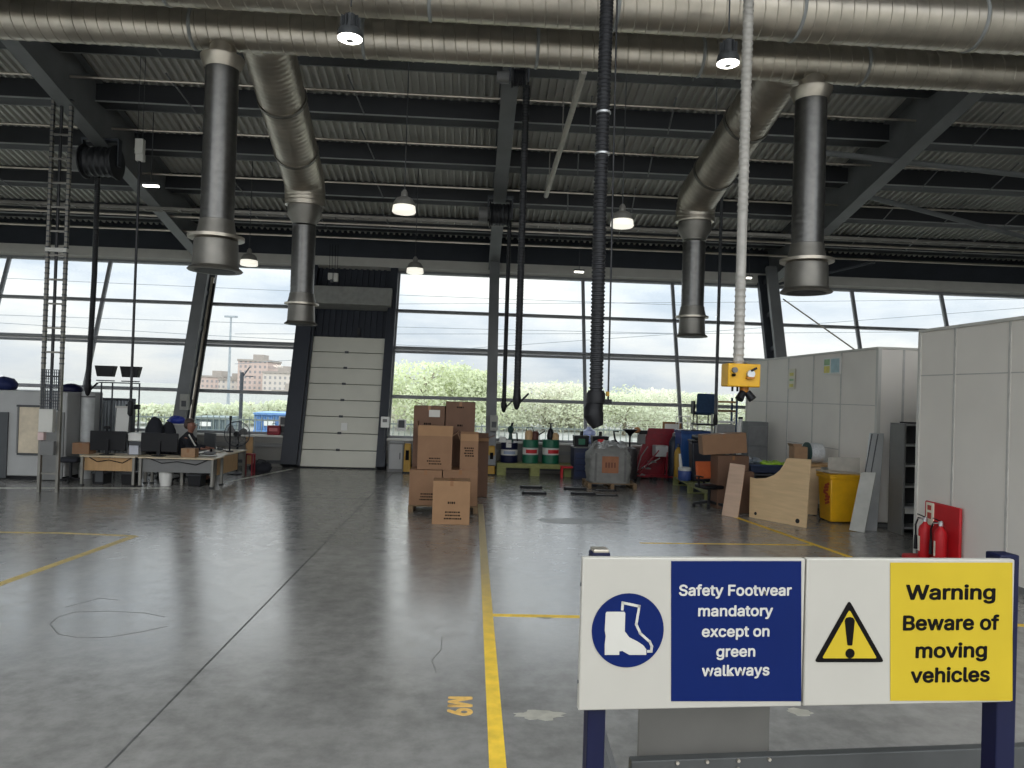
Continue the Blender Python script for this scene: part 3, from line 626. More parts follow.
MB().lathe([(.04, -.09), (.06, -.08), (.06, .03)], (c.x, 9.5, zb - .02), 16).build('swivel', M('amber', (176, 112, 18), .5), o, world=True)
for s_ in (-1, 1): MB().cyl((c.x + s_ * .03, 9.46, zb - .07), (c.x + s_ * .09, 9.42, zb - .16), .045, .055, 14).build('outlet_plug', BLACK, o, world=True)
for px in (731, 736): c = P(px, 390, 9.5); MB().cyl((c.x, 9.45, zb), (c.x, 9.45, zb - .06), .015, n=8).build('cable_gland', BLACK, o, world=True)
# thin vertical hose on the right
a = P(722, 190, 20.4); b2 = P(718, 418, 20.4)
t_ = thing('air_hose', 'thin dark vertical hose hanging left of the yellow socket box', 'hose', (a.x, 20.4, RZ(20.4)))
MB().cyl((a.x, 20.4, RZ(20.4) + 1.3), (a.x, 20.4, b2.z), .045, n=10).build('hose_line', DGREY, t_, world=True)
MB().lathe([(.05, -.2), (.07, -.1), (.05, .1)], (a.x, 20.4, b2.z), 12).build('coupling', BLACK, t_, world=True)
# pendant control box
p = P(140, 150, 17.0); q = P(133, 405, 17.0)
t_ = thing('hoist_control', 'small pale box hanging on wires with a thin black cable, upper left', 'pendant control', (p.x, 17.0, p.z))
MB().bx(-.09, .09, -.07, .07, -.1, .24).build('box', OFFW, t_, .012); MB().bx(-.07, .11, -.08, .06, -.26, -.1).build('lower_box', OFFW, t_, .02)
for s_ in (-.06, .05): MB().cyl((s_, 0, .22), (s_, 0, RZ(17) + 1.33 - p.z), .007, n=6).build('wire', DGREY, t_)
MB().cyl((0, 0, -.25), (0, 0, q.z - p.z), .03, n=8).build('cable', RUB, t_); MB().lathe([(.03, -.25), (.06, -.2), (.06, .05), (.03, .1)], (0, 0, q.z - p.z), 12).build('handset', BLACK, t_)
# junction box with cable above the door
p = P(333, 278, 24.6); t_ = thing('junction_box', 'small pale box on the dark panel above the shutter door', 'junction box', p)
MB().bx(-.16, .0, -.06, .06, -.06, .16).build('case', OFFW, t_, .01); MB().bx(0.02, .17, -.06, .06, -.12, .16).build('case', OFFW, t_, .01); MB().box((-.02, -.02, -.1), (.1, .08, .1)).build('bracket', DGREY, t_)
m = MB()
for s_ in (-.12, -.04, .06, .14): m.cyl((s_, 0, .14), (s_ - .01, 0, 1.1), .008, n=6)
m.build('cable', BLACK, t_)
# sloping pale conduit pipe
pa, pb = RP(584, 72, -.3), RP(546, 196, -.3)
t_ = thing('conduit_pipe', 'straight pale pipe sloping under the roof left of the black hose', 'pipe', pb)
MB().cyl(pa, pb, .065, n=14).build('pipe', M('pale_pipe', (190, 186, 174), .45, .2, .08, 6), t_, world=True)
for u in (.1, .5, .9): c = pa.lerp(pb, u); MB().bar(c, c + Vector((0, 0, 1.3)), .02, .04).build('pipe_clip', GALVD, t_, world=True)
# cable ladder
yb = 17.3; xb = P(54, 330, yb).x
t_ = thing('cable_ladder', 'tall vertical steel cable ladder rising from the floor to the left rafter', 'cable ladder', (xb, yb, 0))
H_ = RZ(yb) + .1
for s_ in (-.2, .2):
    m = MB(); m.bx(s_ - .03, s_ + .03, -.04, .04, 0, H_); m.build('rail', GALVD, t_)
    m = MB(); z = 2.9
    while z < H_: m.bx(s_ - .034, s_ + .034, -.045, .045, z, z + .03); z += .12
    m.build('rail_bolts', STEELD, t_)
z = .3; m = MB()
for i in range(15): MB().bx(-.18, .18, -.02, .02, .4 + i * .55, .44 + i * .55).build('rung', GALVD, t_)
MB().cyl((-.03, .03, 1.6), (-.03, .03, H_), .035, n=8).build('cable', RUB, t_)
z0 = P(50, 410, yb).z; z1 = P(50, 370, yb).z; m = MB()
for i in range(9): m.bx(-.2 + i * .045, -.18 + i * .045, -.06, -.05, z0, z1)
for i in range(14): m.bx(-.22, .22, -.065, -.055, z0 + i * (z1 - z0) / 13, z0 + i * (z1 - z0) / 13 + .015)
m.build('cable_guard', STEELD, t_)
MB().bx(-.24, .24, -.06, .06, P(56, 252, yb).z, P(56, 249, yb).z + .02).build('top_clip', OFFW, t_)
a, b2, z0, z1 = rect(41, 409, 55, 432, yb - .1)
MB().bx(a - xb, b2 - xb, -.2, -.06, z0, z1).build('switch_box', OFFW, t_, .01)
a, b2, z0, z1 = rect(40, 432, 46, 440, yb - .1); MB().bx(a - xb, b2 - xb, -.2, -.08, z0, z1).build('plug_box', M('pale_red_white', (206, 180, 176), .5), t_, .01)
a, b2, z0, z1 = rect(41, 441, 55, 455, yb - .1); MB().bx(a - xb, b2 - xb, -.16, -.06, z0, z1).build('lower_box', GREY, t_, .01)

# ================================================================== OFFICES ON THE RIGHT
def cabin(label, x, y0, y1, depth, h, vj, hj, fvj=()):
    t_ = thing('modular_office', label, 'partition cabin', (x, y1, 0))
    MB().bx(0, depth, y0 - y1, 0, 0.06, h).build('wall_panels', PALEG, t_, .01)
    MB().bx(-.02, depth + .02, y0 - y1 - .02, .02, h, h + .05).build('roof_edge', OFFW, t_, .005)
    MB().bx(-.012, depth, y0 - y1, .012, 0, .1).build('plinth', GREY, t_)
    for i, y in enumerate(vj): MB().bx(-.012, .01, y - y1 - .022, y - y1 + .022, .1, h).build('joint_strip', M('joint_strip', (190, 187, 180), .5), t_)
    m = MB()
    for (ya, yb_, z) in hj: m.bx(-.006, .01, ya - y1, yb_ - y1, z - .008, z + .008)
    m.build('panel_groove', M('groove', (180, 177, 170), .6), t_)
    for xx in fvj: MB().bx(xx - .022, xx + .022, y0 - y1 - .012, y0 - y1 + .01, .1, h).build('joint_strip', MATS['joint_strip'], t_)
    for xx, yy_ in ((0, 0), (0, y0 - y1)): MB().bx(xx - .02, xx + .05, yy_ - .04 if yy_ < 0 else -.05, yy_ + .05 if yy_ < 0 else .02, 0, h).build('corner_post', OFFW, t_)
    return t_
HN = P(920, 333, 12.5).z
near = cabin('nearest pale grey partition cabin at the right edge behind the extinguishers', 7.72, 2.2, 12.45, 6, HN, [11.5, 10.28, 9.06, 7.84, 6.62, 5.4, 4.18, 2.96], [(2.2, 12.4, 3.1)])
HF = P(877, 349, 15.15).z
far = cabin('long grey partition cabin farther back behind the yellow bin', 8.5, 15.15, 22.6, 5.5, HF, [16.7, 18.1, 19.57, 21.0], [(15.15, 22.6, 2.55), (16.7, 19.57, 1.5)], (.55, 1.2, 2.4))
def notice(label, px0, py0, px1, py1, mat, name='wall_notice', art=None):
    d0 = ray(px0, py0); s0 = 8.48 / d0.x; p0 = Vector((0, 0, EYE)) + d0 * s0; d1 = ray(px1, py1); s1 = 8.48 / d1.x; p1 = Vector((0, 0, EYE)) + d1 * s1
    t_ = thing(name, label, 'notice', (8.48, (p0.y + p1.y) / 2, (p0.z + p1.z) / 2)); w_ = p0.y - p1.y; h = p0.z - p1.z
    MB().bx(-.012, .0, -w_ / 2, w_ / 2, -h / 2, h / 2).build('sheet', mat, t_)
    for i, (u0, u1, v0, v1, mm) in enumerate(art or []): MB().bx(-.015, -.011, -w_ / 2 + u0 * w_, -w_ / 2 + u1 * w_, -h / 2 + v0 * h, -h / 2 + v1 * h).build('print', mm, t_)
PGREEN = M('print_green', (150, 186, 140), .6); PYEL = M('print_yellow', (220, 210, 110), .6); PBLU = M('print_pale_blue', (170, 200, 205), .6)
notice('narrow cream notice high on the far grey cabin wall', 789, 369, 795, 389, CREAM, art=[(.2, .8, .1, .25, PYEL), (.2, .8, .4, .5, PGREEN), (.2, .8, .65, .8, PYEL)])
notice('wide pale notice with green and yellow prints high on the far cabin', 824, 358, 841, 374, WHITE, art=[(.62, .95, .1, .5, PYEL), (.62, .95, .55, .9, PGREEN), (.08, .55, .1, .9, PBLU)])

# fire extinguisher stand
t_ = thing('fire_extinguisher_stand', 'red fire point stand holding two extinguishers against the nearest cabin', 'fire stand', (7.68, 11.62, 0))
MB().bx(-.05, .0, -.46, .44, .1, 1.0).build('backboard', RED, t_, .02)
MB().bx(-.4, .0, -.5, .5, 0, .1).build('base_tray', RED, t_, .03)
MB().bx(-.075, -.05, .18, .36, .62, .98).build('identification_plate', CREAM, t_)
m = MB(); m.bx(-.078, -.075, .22, .32, .86, .94); m.bx(-.078, -.075, .22, .32, .72, .82); m.build('plate_print', M('print_red', (170, 60, 50), .6), t_)
def ext(x, y, k, r=.095):
    e_ = thing('fire_extinguisher', k, 'fire extinguisher', (x, y, .1), 0)
    MB().lathe([(r * .9, 0), (r, .02), (r, .44), (r * .85, .5), (r * .4, .55), (.03, .57), (.03, .6)], (0, 0, 0), 24).build('cylinder', RED, e_)
    MB().lathe([(.035, .58), (.035, .64), (.02, .66)], (0, 0, 0), 14).build('valve', ALU, e_)
    MB().bar((0, 0, .65), (-.13, .0, .7), .03, .015).build('handle', BLACK, e_); MB().bar((0, 0, .63), (-.12, 0, .62), .025, .012).build('lever', ALU, e_)
    MB().sweep([(0, .03, .61), (-.04, .12, .62), (-.06, .16, .5), (-.06, .15, .3)], .014, None, 8).build('hose', BLACK, e_)
    MB().cyl((-.06, .15, .33), (-.06, .15, .1), .022, .03, 10).build('horn', BLACK, e_)
    a = MB(); a.prism([(-.02, .1), (.02, .1), (.02, .34), (-.02, .34)], .004, Matrix.Translation((-r - .0, 0, 0)) @ Matrix(((0, 0, -1, 0), (-1, 0, 0, 0), (0, 1, 0, 0), (0, 0, 0, 1)))); a.build('instruction_label', CREAM, e_)
ext(7.5, 11.83, 'red fire extinguisher on the stand, farther one with black horn'); ext(7.5, 11.42, 'red fire extinguisher on the stand, nearer one at the right')
# shelf rack between the cabins
p = F(905, 531); t_ = thing('shelving_rack', 'tall grey metal rack with open shelves between the two cabins', 'shelf', (0, 0, 0))
a, b2, z0, z1 = rect(903, 424, 926, 530, 14.3); t_.location = (a, 14.3, 0); w_ = b2 - a
MB().bx(0, w_ * .1, 0, .5, 0, z1).build('side_panel', GREY, t_, .004); MB().bx(w_ * .1, w_ + .3, .46, .5, 0, z1).build('back_panel', DGREY, t_); MB().bx(w_ + .26, w_ + .3, 0, .46, 0, z1).build('side_panel', GREY, t_)
for i in range(6): MB().bx(w_ * .1, w_ + .26, 0, .46, .12 + i * (z1 - .16) / 5, .16 + i * (z1 - .16) / 5).build('shelf', ALU, t_)
MB().bx(w_ * .1 + .02, w_ + .2, .01, .05, .42, .55).build('label_strip', OFFW, t_); MB().bx(w_ * .3, w_ + .2, .1, .4, z1, z1 + .03).build('top_tray', BLACK, t_)

# ================================================================== LEANING BOARDS
def leaning(name, label, cat, outl, A2, B2, tilt, th, mat, holes=(), group=None, extra=None):
    a, b2 = F(*A2), F(*B2); u = (b2 - a); u.z = 0; u.normalize(); nb_ = Vector((-u.y, u.x, 0))
    if nb_.y < 0: nb_ = -nb_
    v = (Vector((0, 0, 1)) * cos(tilt) + nb_ * sin(tilt)).normalized(); n = u.cross(v).normalized()
    pts = []
    for px, py in outl:
        d = ray(px, py); o_ = Vector((0, 0, EYE)); s = (a - o_).dot(n) / d.dot(n); q = o_ + d * s - a; pts.append((q.dot(u), max(0, q.dot(v))))
    back = n if n.y > 0 else -n
    mt = Matrix(((u.x, v.x, back.x, a.x), (u.y, v.y, back.y, a.y), (u.z, v.z, back.z, a.z), (0, 0, 0, 1)))
    t_ = thing(name, label, cat, (a.x, a.y, 0), 0, group)
    MB().prism(pts, th, mt).build('board', mat, t_, .004, True)
    def loc(px, py):
        d = ray(px, py); o_ = Vector((0, 0, EYE)); s = (a - o_).dot(n) / d.dot(n); q = o_ + d * s - a; return q.dot(u), q.dot(v)
    for px, py, r in holes:
        x_, y_ = loc(px, py); MB().prism([(x_ + r * cos(i * pi / 8), y_ + r * sin(i * pi / 8)) for i in range(16)], .004, mt @ Matrix.Translation((0, 0, -.003))).build('cable_hole', BLACK, t_, 0, True)
    if extra: extra(t_, mt, loc, pts)
    return t_
leaning('beech_board', 'big beech desk top with curved cut-out standing on edge', 'board', [(749, 517), (750, 477), (756, 478.5), (766, 478), (774, 475), (780, 470), (784, 464), (786, 459), (788, 458), (811, 459.5), (810, 470), (806, 528)], (749, 517), (806, 528), .12, .03, MDF, [(755.5, 513.5, .035), (797.5, 521, .05)])
leaning('beech_board', 'second beech desk panel mostly hidden behind the curved one', 'board', [(804, 514), (806, 464), (821, 465), (817, 515)], (790, 513), (818, 516), .1, .03, MDF)
leaning('plank', 'narrow pale wooden board leaning left of the curved desk top', 'board', [(721.5, 515), (730, 463), (744.5, 465), (744.5, 468), (737.5, 518)], (721.5, 515), (737.5, 518), .25, .03, PINK)
def rails(t_, mt, loc, pts):
    x0 = min(p_[0] for p_ in pts); x1 = max(p_[0] for p_ in pts); hmax = max(p_[1] for p_ in pts)
SEAM = M('panel_seam', (70, 72, 74), .5)
def two_seams(t_, mt, loc, pts):
    for (a_, b_) in (((872, 434), (862, 490)), ((878, 434), (868, 490))):
        p0, p1 = loc(*a_), loc(*b_); m = MB(); d = .012
        m.prism([(p1[0] - d, p1[1]), (p1[0] + d, p1[1]), (p0[0] + d, p0[1]), (p0[0] - d, p0[1])], .004, mt @ Matrix.Translation((0, 0, -.004))); m.build('seam', SEAM, t_, 0, True)
leaning('shutter_slat_bundle', 'tall pale metal panels leaning on the far cabin right of the bin', 'metal panel', [(858, 530), (870, 433), (884, 433.5), (877, 531)], (857, 530), (877, 531), .02, .04, ALU, extra=two_seams)
leaning('metal_panel', 'short pale metal panel leaning on the taller panels beside the bin', 'metal panel', [(849, 530), (861, 472), (876, 472.5), (864.5, 533)], (850, 531), (864.5, 533), .05, .03, M('dusty_aluminium', (176, 174, 166), .5, .3, .1, 6))
# yellow wheelie bin
p = F(841, 524); p = Vector((p.x + .1, p.y + .35, 0))
t_ = thing('wheelie_bin', 'yellow wheeled waste bin standing against the far cabin', 'bin', p, 0)
m = MB(); H2 = 1.0
m.box((0, 0, H2 / 2), (.56, .52, H2 - .04), (0, 0, 0), (1.16, 1.15)); m.build('body', YEL, t_, .03)
MB().box((0, 0, H2 - .03), (.7, .64, .07)).build('rim', YEL, t_, .015); MB().box((0, .0, H2 + .03), (.72, .66, .05), (0.04, 0, 0)).build('lid', YEL, t_, .02)
for s_ in (-.22, .22): MB().cyl((s_ - .03, .27, .1), (s_ + .03, .27, .1), .1, n=20).build('wheel', BLACK, t_)
MB().bar((-.3, .42, H2 - .02), (.3, .42, H2 - .02), .04, .04).build('handle', YEL, t_)
m = MB(); q = random.Random(4)
for i in range(7): m.box((-.302 - (i * .065 - .1) * .045, -.1 + q.uniform(-.05, .05), .42 + i * .065), (.02, .2, .05), (q.uniform(-.4, .4), -.045, 0))
m.build('sticker', M('red_white_sticker', (178, 70, 50), .5, 0, .5, 60), t_)
o = tag(MB().box((0, 0, 0), (.75, .5, .03), (0, .03, .1)).build('flattened_carton', M('pale_card', (190, 178, 160), .7), None), 'flat pale sheet lying on the lid of the yellow bin', 'sheet'); o.location = (p.x - .02, p.y, H2 + .075)
# ================================================================== CARTONS
def dashes(t_, x0, x1, z0, z1, y, rows, seed, par=None):
    q = random.Random(seed); m = MB(); rh = (z1 - z0) / rows
    for r_ in range(rows):
        x = x0 + q.uniform(0, .15) * (x1 - x0)
        while x < x1 - .02:
            w_ = q.uniform(.03, .07) * .6; m.bx(x, min(x + w_, x1), y - .0015, y, z1 - (r_ + .75) * rh, z1 - (r_ + .25) * rh); x += w_ + .012
    m.build('carton_print', INK, t_)
def carton(label, x0, y0, x1, y1, Y, dep, mat=CARD, prints=(), rz=0.0, open_=False, tape=True, group=None, snap=None):
    a, b2, zb, zt = rect(x0, y0, x1, y1, Y)
    if snap is not None: zb = snap
    w_ = b2 - a; h = zt - zb; t_ = thing('cardboard_box', label, 'box', ((a + b2) / 2, Y, zb), rz, group); x = w_ / 2
    if not open_:
        MB().bx(-x, x, 0, dep, 0, h).build('carton_body', mat, t_, .006)
        m = MB(); m.bx(-.004, .004, -.001, dep + .001, h - .002, h + .0015); 
        if tape: m2 = MB(); m2.bx(-.03, .03, -.002, dep + .002, h - .004, h + .002); m2.bx(-.03, .03, -.002, 0, h - .1, h); m2.build('tape', TAPE, t_)
        m.bm.free()
    else:
        m = MB(); c = .008; m.bx(-x, x, 0, c, 0, h); m.bx(-x, x, dep - c, dep, 0, h); m.bx(-x, -x + c, c, dep - c, 0, h); m.bx(x - c, x, c, dep - c, 0, h); m.bx(-x, x, 0, dep, 0, c); m.build('carton_body', mat, t_)
        for (hinge, ax, ang_, ln) in open_:
            fm_ = MB()
            if hinge == 'back': fm_.box((0, dep + sin(ang_) * ln / 2, h + cos(ang_) * ln / 2), (w_, .008, ln), (-ang_, 0, 0))
            if hinge == 'front': fm_.box((0, -sin(ang_) * ln / 2, h + cos(ang_) * ln / 2), (w_, .008, ln), (ang_, 0, 0))
            if hinge == 'left': fm_.box((-x - sin(ang_) * ln / 2, dep / 2, h + cos(ang_) * ln / 2), (.008, dep, ln), (0, -ang_, 0))
            if hinge == 'right': fm_.box((x + sin(ang_) * ln / 2, dep / 2, h + cos(ang_) * ln / 2), (.008, dep, ln), (0, ang_, 0))
            fm_.build('flap', CARDL if hinge == 'front' else mat, t_)
    for i, (u0, u1, v0, v1, rows) in enumerate(prints): dashes(t_, -x + u0 * w_, -x + u1 * w_, v0 * h, v1 * h, 0, rows, i + int(x0))
    return t_
def pallet(label, a, b2, y0, y1, h=.15, mat=WOOD, z=0, rz=0.0):
    t_ = thing('pallet', label, 'pallet', ((a + b2) / 2, y0, z), rz); x = (b2 - a) / 2; d = y1 - y0
    bt, bw = (.14, .14) if h > .3 else (.022, .05); n = 7
    for i in range(n): y = d * i / (n - 1) * (1 - .1 / d); MB().bx(-x, x, y, y + .1, h - bt, h).build('deck_board', mat, t_)
    for xx in (-x + bw, 0, x - bw): MB().bx(xx - bw, xx + bw, 0, d, 0, .022).build('skid', mat, t_)
    for xx in (-x + bw, 0, x - bw):
        for y in (.07, d / 2, d - .07): MB().bx(xx - bw, xx + bw, y - .07, y + .07, .022, h - bt).build('block', mat, t_)
    return t_
G = 'cardboard boxes in the middle of the floor'
YP = F(440, 513).y
a, b2, _, _ = rect(409, 503, 477, 512, YP)
pallet('wooden pallet under the stack of cardboard boxes in mid floor', a - .02, b2 + .02, YP, YP + 1.9)
carton('closed brown box standing alone on the floor before the box pallet', 432.5, 481, 470, 524, 14.35, .5, CARDL, [(.3, .78, .1, .32, 3), (.4, .6, .45, .55, 1)], .02, group=G, snap=0)
carton('lower left box on the pallet, partly behind the front box', 409, 470, 441.5, 506, YP + .04, .7, CARD, [(.3, .78, .12, .36, 3)], group=G, snap=.15)
zlt = P(425, 470, YP).z
carton('lower right box on the pallet, under the small open box', 442.5, 470, 477.5, 506, YP + .06, .7, CARD, group=G, snap=.15)
carton('open brown box with raised flaps on the middle tier at left', 417.5, 436, 452, 470, YP + .05, .55, CARD, [(.28, .7, .14, .38, 3)], .0, [('front', 0, .08, .22), ('left', 0, .1, .3), ('right', 0, .9, .16), ('back', 0, .3, .2)], group=G, snap=zlt)
carton('small narrow box with dark marks on the middle tier at right', 460, 441, 478, 470, YP + .12, .4, CARD, [(.2, .8, .45, .8, 4)], .0, [('front', 0, .03, .15), ('back', 0, .6, .2), ('left', 0, .4, .15)], group=G, snap=zlt)
Yb = YP + .85
z_ = .15
carton('tall dark box at upper left of the stack with a white label', 413, 406, 444, 470, Yb, .6, CARDD, [(.3, .6, .79, .83, 1)], group=G, snap=.15)
a, b2, z0, z1 = rect(429, 410, 440, 417, Yb); MB().bx(a, b2, Yb - .004, Yb, z0, z1).build('white_label', OFFW, [x for x in COL.objects if x.get('label', '').startswith('tall dark box at upper left')][0], 0, True)
carton('tallest brown box at the top right of the stack', 445, 402, 474.5, 470, Yb + .05, .6, CARDD, [(.35, .6, .93, .96, 1), (.38, .58, .74, .78, 1)], group=G, snap=.15)
Yr = F(484, 497).y
carton('tall brown box standing behind the pallet at its right side', 470, 438, 488, 497, Yr + .02, .5, CARDD, [], 0, [('front', 0, 2.2, .12), ('right', 0, 1.2, .15), ('back', 0, .2, .1)], group=G, snap=0)

# ================================================================== BACK WALL STORES
# drums on pallet
YD = 22.95
a, b2, z0, z1 = rect(497, 464, 573, 475, YD); ZD = P(535, 464, YD).z
pallet('long pale green pallet carrying the oil drums below the windows', a, b2, YD, YD + .7, ZD, GWOOD)
def drum(label, px0, px1, py0, Y, mats, band):
    a, b2, z0, z1 = rect(px0, py0, px1, 464, Y); r = (b2 - a) / 2; x = (a + b2) / 2; t_ = thing('oil_drum', label, 'drum', (x, Y + r, ZD)); h = z1 - ZD
    def ring(za, zb, nm, mt):
        MB().lathe([(r, za * h), (r, zb * h)], (0, 0, 0), 32).build(nm, mt, t_)
    ring(.02, .36, 'lower_shell', mats[0]); ring(.36, .66, 'middle_band', mats[1]); ring(.66, .98, 'upper_shell', mats[0])
    for z in (0, .345, .66, .975): MB().lathe([(r, z * h), (r + .012, z * h + .004), (r + .012, z * h + .016), (r, z * h + .02)], (0, 0, 0), 32).build('hoop', mats[0], t_)
    MB().lathe([(r * .97, h * .97), (r * .97, h * .985)], (0, 0, 0), 28).build('lid', mats[0], t_)
    if band:
        m = MB(); n = 10
        for i in range(n):
            a0 = -pi / 2 - .75 + 1.5 * i / n + band[1]; a1 = -pi / 2 - .75 + 1.5 * (i + 1) / n + band[1]; R_ = r + .004
            m.box((R_ * cos((a0 + a1) / 2), R_ * sin((a0 + a1) / 2), h * .51), (.004, R_ * (a1 - a0) * 1.02, h * .16), (0, 0, (a0 + a1) / 2))
        m.build('brand_band', band[0], t_)
    return t_, Vector((x, Y + r, ZD + h))
d1, t1 = drum('blue drum with white middle band, left of the two green drums', 501, 518, 443, YD + .1, (NAVY, OFFW), (M('print_grey_blue', (140, 150, 170), .6), .0))
d2, t2 = drum('green drum with white and red band, middle of the three', 523, 539, 440, YD + .1, (GREEN, OFFW), (RED, .1))
d3, t3 = drum('green drum with white and red band, rightmost of the three', 543, 560, 440, YD + .1, (GREEN, OFFW), (RED, .35))
t_ = thing('barrel_pump', 'dark green hand pump standing on the blue drum', 'pump', t1 + Vector((.03, 0, 0)))
MB().lathe([(.1, 0), (.1, .1), (.06, .14), (.05, .3), (.09, .34), (.1, .44), (.05, .52)], (0, 0, 0), 16).build('pump_body', M('pump_green', (30, 62, 58), .5), t_); MB().bar((0, 0, .4), (.05, -.02, .62), .06, .06).build('handle', BLACK, t_)
MB().sweep([(.06, 0, .3), (.2, 0, .3), (.22, 0, .05)], .02, None, 8).build('spout', BLACK, t_); MB().bx(-.14, .02, -.27, -.255, -.14, .1).build('tag', OFFW, t_); 
o = tag(MB().bx(-.1, .1, -.1, .1, 0, .18).build('carton', M('white_card', (206, 206, 200), .6)), 'small white packet on top of the blue drum', 'packet'); o.location = t1 + Vector((-.22, -.02, 0))
t_ = thing('oil_can', 'tan and dark oil can with spout on the middle green drum', 'can', t2 + Vector((.02, 0, 0)))
MB().lathe([(.13, 0), (.13, .2), (.09, .28), (.03, .3)], (-.08, 0, 0), 18).build('can_body', M('tan_plastic', (196, 160, 116), .5), t_); MB().lathe([(.11, 0), (.11, .22), (.07, .27)], (.12, -.03, 0), 18).build('dark_pot', M('brown_pot', (82, 44, 34), .5), t_)
MB().cyl((.18, 0, .12), (.42, 0, .28), .02, n=8).build('spout', BLACK, t_); MB().sweep([(-.18, 0, .22), (-.15, 0, .38), (.02, 0, .4), (.06, 0, .25)], .014, None, 8).build('handle', BLACK, t_)
t_ = thing('hand_pump', 'dark barrel pump with tan jug on the rightmost green drum', 'pump', t3 + Vector((0, 0, 0)))
MB().lathe([(.1, 0), (.12, .1), (.08, .3), (.03, .36), (.025, .5)], (-.02, 0, 0), 16).build('pump_body', BLACK, t_); MB().bar((-.1, 0, .5), (.08, 0, .5), .03, .03).build('handle', BLACK, t_); MB().lathe([(.11, 0), (.11, .16), (.05, .22)], (.14, -.04, 0), 16).build('jug', M('tan_plastic', (196, 160, 116), .5), t_)
# yellow column guards
for px, lab in ((407, 'yellow guard standing by the shutter door frame'), (491, 'yellow guard standing at the foot of the centre column')):
    p = P(px, 472, 23.0); t_ = thing('column_guard', lab, 'guard', (p.x, 23.0, 0)); MB().box((0, 0, .46), (.24, .2, .9), (0, 0, 0), (.8, .8)).build('shell', OCH, t_, .03); MB().box((0, -.11, .55), (.1, .02, .3), (-.03, 0, 0)).build('black_mark', INK, t_); MB().bx(-.14, .14, -.12, .12, 0, .04).build('foot', BLACK, t_)
# first aid box, sign on column etc
p = P(385.5, 422, 23.6); t_ = thing('control_cabinet', 'small white control box on the right side of the shutter door', 'control box', p); MB().bx(-.13, .13, -.16, 0, -.17, .17).build('case', WHITE, t_, .01); MB().bx(-.07, .07, -.17, -.16, -.0, .1).build('display', GREY, t_); MB().cyl((0, -.08, -.17), (0, -.08, -.9), .02, n=8).build('conduit', DGREY, t_)
for px, py, Y, lab in ((494, 423, 22.96, 'small pale notice fixed to the centre column'), (184, 402, 23.1, 'pale notice fixed to the left leaning column')):
    p = P(px, py, Y); t_ = thing('column_notice', lab, 'notice', (p.x, Y, p.z), 0)
    MB().bx(-.12, .12, -.02, .14, -.24, .24).build('sheet', M('dull_paper', (150, 150, 142), .6), t_); MB().bx(-.07, .07, -.024, -.02, -.14, .04).build('print', DGREY, t_)
for px, py, lab in ((401.5, 424, 'dark square sticker on the glass right of the shutter door'), (283.5, 421, 'upper dark square sticker on the glass left of the door'), (283.5, 430, 'lower dark square sticker on the glass left of the door')):
    p = P(px, py, 24.1); t_ = thing('window_sticker', lab, 'sticker', p); MB().bx(-.15, .15, .0, .006, -.22 if px > 300 else -.15, .15).build('white_sheet', WHITE, t_); MB().bx(-.1, .1, -.008, 0, -.12, .12).build('dark_print', DGREY, t_)
# grey cabinet and bits right of the door
a, b2, z0, z1 = rect(389, 442, 405, 472, 23.1); t_ = thing('floor_cabinet', 'low grey cabinet between the door frame and the box stack', 'cabinet', ((a + b2) / 2, 23.1, 0)); MB().bx(-.28, .2, 0, .5, 0, .92).build('body', GREY, t_, .01); MB().bx(-.24, .16, -.02, 0, .1, .86).build('door', MGREY, t_, .006); MB().bx(.08, .1, -.04, -.02, .4, .6).build('handle', BLACK, t_)
# bottled blue jug on window sill
p = P(589, 437, 23.9); t_ = thing('water_bottle', 'large pale blue water bottle on the window sill', 'bottle', (p.x, 23.9, .99)); MB().lathe([(.2, 0), (.22, .03), (.22, .12), (.2, .14), (.22, .16), (.22, .28), (.2, .3), (.22, .32), (.2, .42), (.08, .5), (.06, .56)], (0, 0, 0), 24).build('bottle', M('pale_blue_plastic', (172, 184, 224), .25), t_); MB().lathe([(.065, .54), (.065, .6)], (0, 0, 0), 16).build('cap', WHITE, t_)
# blue crate stack with black tubs on top, red tray beside
a, b2, z0, z1 = rect(574, 446, 598, 474, 22.4)
t_ = thing('crate_stack_cabinet', 'dark blue storage cabinet under the black tubs', 'cabinet', ((a + b2) / 2, 22.4, 0)); x = (b2 - a) / 2; m = MB(); zc = P(586, 447, 22.4).z
MB().bx(-x, x, 0, .8, 0, zc - .04).build('body', M('dark_navy', (24, 34, 62), .5), t_, .01); MB().bx(-x - .03, x + .25, -.04, .84, zc - .04, zc).build('top', GREY, t_, .005)
for i in range(4): MB().bx(-x + .04, x - .04, -.02, 0, .08 + i * .19, .24 + i * .19).build('drawer', M('navy_drawer', (30, 44, 78), .5), t_, .006)
for px0, px1, lab, mt in ((574.5, 589.5, 'black tub with green label on the dark blue cabinet', GREEN), (593, 609, 'black tub with red label beside the one with green label', RED)):
    a, b2, z0, z1 = rect(px0, 436, px1, 446, 22.5); t_ = thing('tub', lab, 'tub', ((a + b2) / 2, 22.75, zc)); x = (b2 - a) / 2; MB().box((0, 0, .15), (2 * x * .9, .4, .3), (0, 0, 0), (1.1, 1.1)).build('body', BLACK, t_, .02); MB().bx(-x, x, -.23, .23, .28, .33).build('lid', BLACK, t_, .01); MB().bx(-.1, .1, -.226, -.215, .06, .24).build('label', mt, t_)
    MB().cyl((.02, 0, .33), (.02, 0, .46), .05, n=12).build('cap', BLACK, t_)
a, b2, z0, z1 = rect(563, 462, 577, 473, 22.4); t_ = thing('drip_tray_stand', 'low red frame trolley between the drums and the blue cabinet', 'trolley', ((a + b2) / 2, 22.6, 0)); x = .24
MB().bx(-x, x, 0, .3, .3, .36).build('tray', RED, t_, .01)
